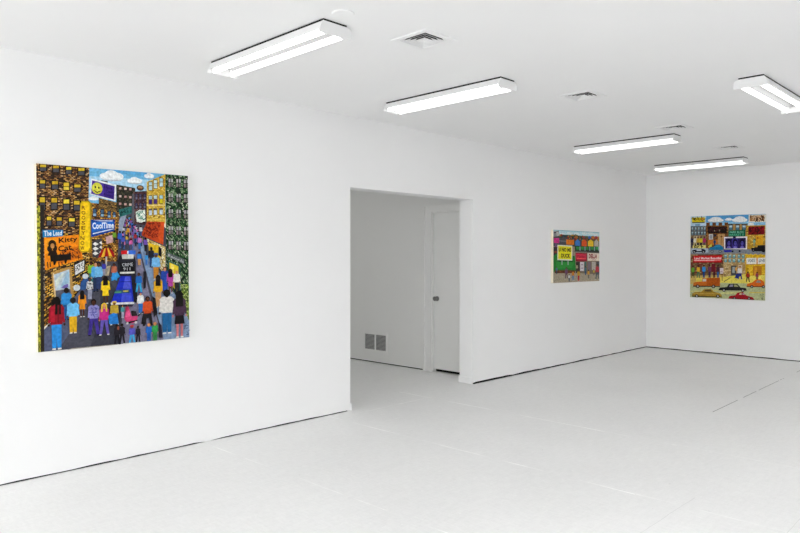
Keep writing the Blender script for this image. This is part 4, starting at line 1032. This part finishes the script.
TRAFFIC = [
('poly','#c2a878',[-0.6,125.7,105.3,123.6,104.5,-1.1,-1.5,-3.7]),
('poly','#4f9bd2',[-0.6,125.7,105.3,125.0,105.2,102.3,-0.7,104.6]),
('poly','#86bfe0',[-0.7,113.7,105.2,112.2,105.2,102.3,-0.7,104.6]),
('ell','#a9b0b8',36.5,114.6,11.36,2.3,0),
('ell','#e6e8e8',36.5,116.5,8.52,3.83,0),
('ell','#e9ebea',31.3,115.5,6.28,2.3,0),
('ell','#e9ebea',41.6,115.2,6.21,2.29,0),
('ell','#a9b0b8',54.7,115.2,5.56,1.22,0),
('ell','#e6e8e8',54.7,116.3,4.17,2.04,0),
('ell','#e9ebea',52.2,115.7,3.07,1.23,0),
('ell','#e9ebea',57.2,115.6,3.05,1.22,0),
('ell','#a9b0b8',69.9,113.7,10.39,2.6,0),
('ell','#e6e8e8',69.9,115.8,7.79,4.33,0),
('ell','#e9ebea',65.2,114.7,5.74,2.61,0),
('ell','#e9ebea',74.6,114.4,5.68,2.59,0),
('poly','#b8cfe0',[-0.0,122.2,22.8,122.2,22.7,107.7,-0.1,107.9]),
('poly','#d9c21a',[1.8,120.5,21.0,120.5,21.0,112.2,2.3,112.4]),
('strokes',[2.9,119.9,19.9,119.6,19.8,116.7,2.9,116.9],14,'#3f380a',1,1.05),
('poly','#3c3a12',[2.3,113.6,20.7,113.5,20.7,112.0,2.3,112.1]),
('ell','#c8842a',17.5,117.9,2.17,1.49,0),
('poly','#7aa0b8',[6.7,111.1,14.0,110.9,14.0,107.3,6.7,107.5]),
('poly','#e9e2d2',[81.9,121.5,104.3,121.6,104.2,110.6,81.8,110.9]),
('poly','#a8794c',[83.2,120.3,102.4,120.3,102.4,112.3,83.2,112.4]),
('strokes',[84.0,119.4,101.3,119.4,101.3,113.2,84.0,113.4],16,'#4f3320',2,1.15),
('strokes',[84.0,119.4,101.3,119.4,101.3,113.2,84.0,113.4],9,'#d4b08a',3,1.0),
('poly','#e2e6e4',[81.3,110.0,88.0,110.1,89.3,106.4,81.2,105.7]),
('poly','#7fb6d4',[89.3,109.8,97.3,109.6,97.3,106.8,89.3,106.7]),
('bricks',[0.2,107.6,23.0,107.1,22.8,89.3,0.4,89.6],8,9,'#4a4e52',['#6a6c6c','#57606a','#7c7a74'],4,0.9,0.15),
('window',[1.4,106.1,4.3,106.0,4.3,100.9,1.3,101.0],'#a8c0c8','#7894a2','#2a3036',0.5,False),
('window',[6.1,106.0,9.0,105.9,9.0,100.8,6.0,100.9],'#a8c0c8','#7894a2','#2a3036',0.5,False),
('window',[10.8,105.9,13.7,105.8,13.6,100.7,10.7,100.8],'#a8c0c8','#7894a2','#2a3036',0.5,False),
('window',[15.4,105.8,18.3,105.7,18.3,100.7,15.4,100.7],'#a8c0c8','#7894a2','#2a3036',0.5,False),
('window',[19.5,105.7,22.4,105.6,22.3,100.6,19.4,100.6],'#a8c0c8','#7894a2','#2a3036',0.5,False),
('window',[1.3,99.5,4.3,99.4,4.2,94.3,1.3,94.4],'#a8c0c8','#7894a2','#2a3036',0.5,False),
('window',[6.0,99.4,9.0,99.3,8.9,94.3,6.0,94.3],'#a8c0c8','#7894a2','#2a3036',0.5,False),
('window',[10.7,99.3,13.6,99.3,13.6,94.2,10.7,94.2],'#a8c0c8','#7894a2','#2a3036',0.5,False),
('window',[15.4,99.2,18.3,99.2,18.2,94.1,15.3,94.2],'#a8c0c8','#7894a2','#2a3036',0.5,False),
('window',[19.4,99.1,22.3,99.1,22.3,94.0,19.4,94.1],'#a8c0c8','#7894a2','#2a3036',0.5,False),
('poly','#8a7458',[0.4,93.2,22.9,93.7,22.7,71.5,0.2,71.6]),
('poly','#c8b48c',[5.1,92.5,11.5,92.4,11.7,74.5,5.0,74.5]),
('poly','#b08a5c',[11.8,92.4,14.7,93.0,14.3,77.5,11.4,77.5]),
('person',2.3,74.6,17.4,'#1c1512','#6a4028','#2a2a44','#3a3a4a','k',1.0),
('person',7.0,74.5,17.4,'#1c1512','#6a4028','#d9d2b8','#b8a870','k',1.0),
('person',11.1,74.5,17.3,'#1c1512','#6a4028','#caa23a','#2a2a2a','k',1.0),
('person',15.5,74.5,17.3,'#1c1512','#6a4028','#d4c02a','#26241c','k',1.0),
('person',20.4,74.5,17.2,'#1c1512','#6a4028','#a82a5c','#5a4a4a','k',1.0),
('poly','#e0d472',[3.5,78.1,22.5,78.6,23.9,74.1,3.5,73.3]),
('strokes',[6.5,80.5,19.6,81.9,19.5,74.5,6.4,74.5],8,'#2a2414',6,1.05),
('poly','#6a4020',[23.0,112.4,28.2,112.3,28.1,105.5,22.9,105.6]),
('poly','#6a4020',[31.9,112.2,37.0,112.1,37.0,105.3,31.8,105.4]),
('poly','#6a4020',[40.7,112.0,45.8,111.8,45.7,105.1,40.6,105.2]),
('poly','#6a4020',[49.1,111.7,54.1,111.6,54.1,104.9,49.1,105.0]),
('bricks',[22.7,108.0,54.4,107.5,54.1,71.4,22.7,71.5],10,18,'#4a2c14',['#7a4a22','#8e5a2a','#64401e','#a46c34'],5,0.92,0.12),
('poly','#20140f',[25.0,106.4,52.4,106.1,52.1,96.2,25.5,96.1]),
('strokes',[27.0,104.9,51.0,104.7,51.0,97.7,26.9,97.5],22,'#4a2026',7,0.89),
('ell','#8a8a6a',34.9,100.0,0.71,1.18,0),
('ell','#8a8a6a',42.0,100.2,0.71,1.17,0),
('poly','#c8c8c4',[26.9,94.9,32.9,95.1,32.8,87.1,27.1,86.9]),
('poly','#8f949a',[28.0,93.7,31.8,93.7,31.7,88.3,28.0,88.2]),
('poly','#c8762a',[25.4,86.3,39.7,86.7,39.6,79.4,25.3,78.9]),
('poly','#2f2a34',[33.5,94.5,38.0,94.7,37.7,91.1,33.4,90.9]),
('poly','#c0935a',[39.7,94.6,49.6,94.8,49.4,77.2,39.9,77.3]),
('poly','#8a6034',[44.2,94.3,45.1,94.3,45.0,78.7,44.1,78.7]),
('ell','#5a3a1c',44.8,91.0,1.69,0.88,0),
('person',35.3,77.3,9.7,'#1a2a4a','#1f3f6e','#22426e','#2a3a5a','k',1.3),
('person',47.2,77.2,11.1,'#8a6034','#c09060','#b8844a','#b8844a','',1.0),
('poly','#8e7c5c',[54.1,109.6,80.7,109.2,80.6,88.5,54.0,88.9]),
('window',[55.0,107.8,60.5,107.7,60.4,100.4,54.9,100.5],'#b9d2dc','#4f7c92','#20303a',0.5,False),
('window',[64.4,107.6,69.8,107.4,69.8,100.2,64.3,100.3],'#b9d2dc','#4f7c92','#20303a',0.5,False),
('window',[73.1,107.4,78.6,107.2,78.5,100.0,73.1,100.1],'#b9d2dc','#4f7c92','#20303a',0.5,False),
('poly','#26343c',[54.1,109.6,80.5,109.2,80.4,107.8,54.1,108.1]),
('poly','#b08648',[61.1,108.8,63.8,108.7,63.8,100.3,61.0,100.4]),
('poly','#b08648',[69.9,108.6,72.6,108.5,72.5,100.2,69.8,100.2]),
('poly','#135c42',[54.3,99.9,77.7,100.3,77.4,91.1,54.6,90.9]),
('text','PARK BLOC','#7cc9a6',[56.3,98.7,75.8,98.8,75.8,95.8,56.3,95.8],0.02),
('text','MARKET 8','#58b088',[55.7,95.0,75.5,95.1,75.5,92.0,55.7,91.9],0.02),
('bricks',[78.3,106.4,104.4,106.6,104.2,68.3,78.3,68.4],9,20,'#7a5c1c',['#d8ae3a','#c89a30','#e4c458','#b58a34'],8,0.92,0.12),
('poly','#7e0d12',[81.5,104.9,103.1,105.2,103.0,93.0,81.4,92.8]),
('poly','#a01218',[82.6,103.7,102.0,104.1,102.0,99.6,82.6,99.4]),
('strokes',[83.1,102.8,101.8,103.0,101.7,94.5,83.1,94.2],24,'#3a0508',9,1.0),
('poly','#d9a01e',[91.9,91.8,101.4,91.9,101.3,78.3,91.8,78.4]),
('ell','#a83a1a',94.0,88.3,1.06,1.14,0),
('person',89.4,77.0,10.9,'#17120f','#2a1c14','#7aa888','#8a9a70','k',1.0),
('poly','#e4e0e2',[48.4,90.4,80.1,90.8,79.9,71.8,48.6,71.4]),
('poly','#2a1e54',[50.1,88.6,78.4,88.8,78.3,73.9,50.3,73.4]),
('poly','#3a2f86',[59.5,88.2,67.5,88.4,67.4,73.9,59.7,73.7]),
('ell','#120c28',55.1,82.4,3.34,5.25,0),
('ell','#4f46a4',55.3,81.0,2.08,3.64,0),
('ell','#120c28',54.6,82.1,0.56,0.44,0),
('ell','#120c28',56.3,82.1,0.56,0.44,0),
('poly','#7a70d0',[52.2,74.3,53.6,76.6,57.0,76.6,58.3,74.3]),
('ell','#120c28',63.9,82.3,3.3,5.22,0),
('ell','#4f46a4',64.2,80.9,2.06,3.63,0),
('ell','#120c28',63.5,82.1,0.55,0.44,0),
('ell','#120c28',65.1,82.0,0.55,0.43,0),
('poly','#7a70d0',[61.1,74.2,62.5,76.6,65.8,76.5,67.2,74.2]),
('ell','#120c28',73.2,82.3,3.27,5.19,0),
('ell','#4f46a4',73.5,80.8,2.04,3.61,0),
('ell','#120c28',72.8,82.0,0.55,0.43,0),
('ell','#120c28',74.4,82.0,0.54,0.43,0),
('poly','#7a70d0',[70.4,74.2,71.8,76.5,75.1,76.5,76.4,74.2]),
('poly','#231a3a',[60.7,91.1,64.8,91.0,64.8,88.7,60.6,88.8]),
('poly','#7c828a',[0.2,74.3,105.0,71.7,104.9,64.7,0.2,64.9]),
('poly','#a9b6c4',[1.1,73.7,25.3,74.1,26.7,67.6,2.0,67.0]),
('poly','#2a2a34',[2.6,71.3,9.3,72.1,12.3,73.3,18.1,73.3,22.4,71.5,22.7,68.5,3.4,67.9]),
('poly','#c9d2da',[9.3,72.1,16.1,72.7,16.6,70.3,9.3,70.0]),
('ell','#111111',5.8,68.5,2.2,2.1,0),
('ell','#c9c9c9',5.8,68.5,0.88,0.9,0),
('ell','#111111',19.2,68.5,2.17,2.08,0),
('ell','#c9c9c9',19.2,68.5,0.87,0.89,0),
('poly','#1f6f9e',[26.7,71.5,28.2,74.7,33.9,75.9,37.6,79.4,42.4,79.6,47.5,75.5,48.0,72.0,45.2,71.4]),
('poly','#2a86b4',[32.5,75.3,37.6,78.5,42.4,78.7,45.2,75.8]),
('poly','#d8d050',[25.9,76.8,31.1,80.6,31.6,76.5,26.8,75.0]),
('ell','#4a4a50',31.6,69.4,2.28,1.92,0),
('ell','#9aa0a6',31.6,69.4,1.14,0.89,0),
('ell','#4a4a50',43.2,69.3,2.25,1.91,0),
('ell','#9aa0a6',43.2,69.3,1.13,0.88,0),
('poly','#1c1ca0',[48.0,71.1,59.1,71.3,59.7,68.7,49.4,68.2]),
('ell','#1a1a22',60.5,69.3,1.38,1.45,0),
('ell','#1a1a22',70.1,69.6,1.37,1.45,0),
('poly','#17151a',[85.6,74.4,93.1,74.6,94.5,78.1,104.2,78.3,104.2,69.2,86.4,69.5]),
('ell','#0e0e10',88.5,71.0,2.28,2.29,0),
('ell','#6a6a6a',88.5,71.0,0.94,1.0,0),
('ell','#0e0e10',101.6,69.8,2.11,1.85,0),
('bricks',[0.2,64.9,48.0,65.5,47.7,27.5,0.2,26.5],13,16,'#5a4430',['#8a6a44','#6e5236','#a4835a','#7a3a2a'],10,0.9,0.14),
('poly','#8e0e12',[4.0,62.8,46.5,64.1,45.6,52.6,4.2,52.0]),
('poly','#d2181c',[4.9,62.2,45.7,63.2,44.8,53.8,5.1,53.3]),
('text','Land Market Beautiful','#f2dada',[6.0,60.8,44.8,61.1,44.8,57.6,6.0,57.2],0.03),
('poly','#f0b4b0',[5.4,56.3,35.2,56.7,35.2,55.2,5.4,54.8]),
('poly','#e27a78',[35.2,56.7,44.2,56.7,44.2,55.6,35.2,55.2]),
('poly','#c9a85a',[0.2,31.9,78.1,37.3,104.2,37.2,104.1,18.7,0.1,18.9]),
('poly','#e2d05a',[9.0,29.6,104.2,34.9,104.2,24.4,9.0,20.7]),
('person',4.0,29.2,18.6,'#15110f','#4a2e22','#5ea22e','#3a4a22','wk',0.85),
('person',12.0,29.4,19.4,'#15110f','#4a2e22','#d8a62a','#2a6a4c','wk',0.85),
('person',20.1,29.6,19.9,'#15110f','#4a2e22','#2f86d0','#1d3f78','k',0.85),
('person',28.4,29.7,20.1,'#15110f','#4a2e22','#6a3a5a','#3a2450','k',0.85),
('person',35.0,29.9,19.2,'#15110f','#4a2e22','#a82a34','#4a1a20','k',0.85),
('person',40.4,30.0,19.4,'#15110f','#4a2e22','#4a2a34','#2a5a94','k',0.85),
('poly','#6e1a24',[30.9,50.8,36.6,50.8,36.5,39.0,30.8,38.9]),
('poly','#d8ccd0',[43.0,44.7,48.4,45.0,48.6,36.9,43.5,36.5]),
('strokes',[43.6,43.5,47.8,43.6,47.8,37.7,43.6,37.7],5,'#a07a86',11,0.59),
('poly','#3a3226',[45.8,36.5,46.6,36.5,46.8,26.0,46.0,26.0]),
('bricks',[48.0,66.1,78.0,66.1,77.8,28.1,48.0,27.5],10,18,'#8a7048',['#c2a26c','#b08e58','#d0b684'],12,0.93,0.1),
('window',[48.8,64.9,53.0,64.9,53.0,59.7,48.8,59.7],'#a8d4d4','#74acb0','#2f5a5e',0.5,False),
('window',[54.9,64.9,59.1,64.9,59.1,59.7,54.9,59.7],'#a8d4d4','#74acb0','#2f5a5e',0.5,False),
('window',[60.5,64.9,64.6,64.9,64.6,59.7,60.4,59.7],'#a8d4d4','#74acb0','#2f5a5e',0.5,False),
('window',[67.4,64.9,71.5,64.9,71.4,59.7,67.3,59.7],'#a8d4d4','#74acb0','#2f5a5e',0.5,False),
('window',[72.8,64.9,76.9,64.9,76.9,59.8,72.8,59.7],'#a8d4d4','#74acb0','#2f5a5e',0.5,False),
('window',[48.8,58.5,52.9,58.5,52.9,53.3,48.7,53.2],'#a8d4d4','#74acb0','#2f5a5e',0.5,False),
('window',[54.9,58.5,59.1,58.5,59.0,53.3,54.9,53.3],'#a8d4d4','#74acb0','#2f5a5e',0.5,False),
('window',[60.4,58.5,64.6,58.6,64.5,53.3,60.4,53.3],'#a8d4d4','#74acb0','#2f5a5e',0.5,False),
('window',[67.3,58.6,71.4,58.6,71.4,53.4,67.3,53.4],'#a8d4d4','#74acb0','#2f5a5e',0.5,False),
('window',[72.8,58.6,76.9,58.6,76.8,53.4,72.8,53.4],'#a8d4d4','#74acb0','#2f5a5e',0.5,False),
('poly','#4a4a48',[58.4,48.6,65.9,48.7,65.8,32.8,58.6,32.6]),
('poly','#9aa4a4',[60.4,46.6,63.9,46.7,63.9,38.0,60.3,37.9]),
('poly','#e2d25a',[47.7,31.9,78.1,36.7,78.0,23.8,47.7,23.1]),
('poly','#d8c0a0',[68.6,49.6,74.1,49.7,74.0,42.4,68.6,42.4]),
('person',70.7,28.5,19.7,'#2a1c14','#c98c64','#d9d6d2','#24307c','w',1.1),
('poly','#24307c',[63.6,30.7,65.8,37.1,71.3,38.1,71.3,33.7,67.1,30.2]),
('ell','#e0a04a',65.6,43.8,1.24,2.9,0),
('poly','#3a3226',[48.5,25.1,57.5,31.7,58.0,30.9,49.1,24.3]),
('bricks',[78.0,64.7,104.4,64.9,104.2,32.9,78.1,32.4],9,15,'#a87a10',['#e0b41c','#d2a418','#ecc42e'],13,0.95,0.08),
('ell','#d8b030',79.6,64.7,1.89,1.15,0),
('ell','#d8b030',85.0,64.7,1.88,1.15,0),
('ell','#d8b030',91.4,64.7,1.87,1.14,0),
('ell','#d8b030',98.4,64.7,1.85,1.14,0),
('poly','#e8e6e0',[79.3,59.8,92.7,60.1,92.7,51.5,79.5,51.1]),
('poly','#e8e6e0',[94.3,60.1,104.1,60.4,104.1,51.9,94.3,51.5]),
('poly','#c86a2a',[93.0,60.1,94.1,60.1,94.0,51.3,93.0,51.2]),
('text','VOIDS','#45606a',[81.2,58.0,91.1,58.4,91.1,54.1,81.2,53.7],0.02),
('text','LIVE','#45606a',[95.9,58.1,103.6,58.4,103.6,54.4,95.9,54.1],0.02),
('poly','#b8741c',[88.4,48.3,99.6,48.7,99.5,34.2,88.6,34.0]),
('poly','#d89a2a',[90.0,46.9,93.5,47.0,93.4,35.6,89.9,35.5]),
('poly','#e6d65c',[78.1,33.9,104.2,36.0,104.1,23.0,78.0,22.3]),
('person',81.5,25.3,15.2,'#17120f','#3a2018','#9a2a1c','#2a2018','wk',1.2),
('person',93.6,27.0,13.4,'#17120f','#2a1c16','#8a3a4a','#6a4034','k',1.0),
('poly','#b3b98a',[-0.2,19.8,47.7,23.1,104.2,23.5,104.5,-1.1,-0.3,-2.1]),
('strokes',[1.6,17.5,103.3,21.5,103.2,1.7,1.5,1.0],50,'#a3aa7c',14,0.75),
('poly','#d0c468',[0.1,9.3,47.6,12.8,47.6,11.9,0.1,8.4]),
('poly','#d6b84a',[83.3,11.0,103.8,11.6,103.8,10.5,83.3,9.7]),
('poly','#cfd08a',[44.8,8.9,72.5,10.7,72.5,8.3,44.7,6.9]),
('poly','#c8661e',[4.2,16.7,5.2,22.1,10.5,23.7,17.2,24.1,18.1,29.2,43.5,30.9,43.4,17.7]),
('poly','#b0520f',[25.0,29.4,42.9,30.3,42.9,20.0,24.9,19.0]),
('poly','#d9d0c4',[18.6,28.0,23.5,28.4,23.5,24.6,18.3,24.2]),
('poly','#2a2018',[4.6,17.6,43.4,18.6,43.4,17.1,4.5,15.8]),
('ell','#17130f',11.3,16.8,2.77,2.69,0),
('ell','#b8b0a8',11.3,16.8,1.31,1.35,0),
('ell','#17130f',34.1,17.4,2.71,2.66,0),
('ell','#b8b0a8',34.1,17.4,1.28,1.33,0),
('poly','#a8842e',[2.7,1.6,3.6,6.1,7.4,8.1,16.2,8.6,20.6,12.9,30.6,13.8,34.9,9.5,43.3,7.7,46.1,4.9,45.8,2.2]),
('poly','#5c4a24',[20.5,9.4,22.6,12.1,30.0,12.6,32.6,9.4]),
('poly','#c6a24a',[4.5,5.9,41.9,7.4,41.9,6.5,4.5,5.0]),
('poly','#2a2010',[3.0,2.2,46.1,2.8,46.1,1.6,3.0,0.7]),
('ell','#17130f',10.0,2.1,2.63,2.54,0),
('ell','#b8b4aa',10.0,2.1,1.32,1.35,0),
('ell','#17130f',40.5,3.2,2.54,2.5,0),
('ell','#b8b4aa',40.5,3.2,1.27,1.32,0),
('poly','#1a1a1c',[41.4,12.0,42.8,15.9,53.2,17.4,55.5,21.8,67.1,22.7,71.7,17.3,79.3,16.6,80.1,12.9]),
('poly','#8a86a0',[56.0,17.7,57.4,20.7,61.6,21.1,61.5,17.9]),
('poly','#9a9a6a',[62.9,17.9,62.9,21.1,66.5,21.2,69.0,18.1]),
('ell','#0e0e10',49.0,12.3,2.24,2.34,0),
('ell','#c0c0c0',49.0,12.3,1.12,1.17,0),
('ell','#0e0e10',74.7,13.0,2.18,2.31,0),
('ell','#c0c0c0',74.7,13.0,1.09,1.15,0),
('poly','#d8641c',[79.9,19.5,80.7,23.0,87.4,24.9,91.5,29.2,98.1,29.9,102.9,26.4,103.9,19.6]),
('poly','#8a8e8a',[92.0,25.0,94.1,28.2,97.6,27.9,98.9,24.8]),
('poly','#2a1a10',[80.1,19.5,103.9,19.9,103.9,18.7,80.1,18.4]),
('ell','#17130f',86.9,19.1,2.15,2.15,0),
('ell','#a8b0ac',86.9,19.1,0.94,1.0,0),
('ell','#17130f',102.0,19.5,2.11,2.13,0),
('ell','#a8b0ac',102.0,19.5,0.92,0.99,0),
('poly','#9e1420',[55.3,0.8,56.7,4.3,64.8,5.8,67.8,9.9,75.2,10.7,79.8,6.0,88.1,4.0,90.5,0.3]),
('poly','#d8c2a0',[69.7,6.8,71.1,8.9,73.3,8.9,73.3,6.9]),
('poly','#b0849c',[74.4,7.0,74.4,9.3,76.8,8.8,77.9,6.8]),
('poly','#4a0810',[55.9,1.4,90.0,0.9,89.9,-0.1,55.9,0.2]),
('ell','#2a1414',63.6,1.4,2.2,1.74,0),
('ell','#a8a0a0',63.6,1.4,0.96,0.87,0),
('ell','#2a1414',83.3,2.1,2.16,1.72,0),
('ell','#a8a0a0',83.3,2.1,0.94,0.86,0),
('strokes',[96.1,8.0,102.0,8.7,101.9,2.2,96.6,2.3],9,'#26281c',15,0.5),
]
painting(STREET, 1.052, 1.212, 0.038, (2.012, 0, 1.4275), (0, radians(-0.55), 0), M_canvas, 'largest painting, a crowded street with a yellow upright sign, on the left wall')
painting(CORNER, 1.215, 0.690, 0.038, (8.262, 0, 1.4425), (0, radians(0), 0), M_canvas, 'small painting with a yellow billboard over grass, past the opening')
painting(TRAFFIC, 1.040, 1.222, 0.038, (XB, -1.229, 1.4365), (0, radians(0.4), radians(-90)), M_canvas_w, 'square painting of shops and old cars with a red sign, on the back wall')
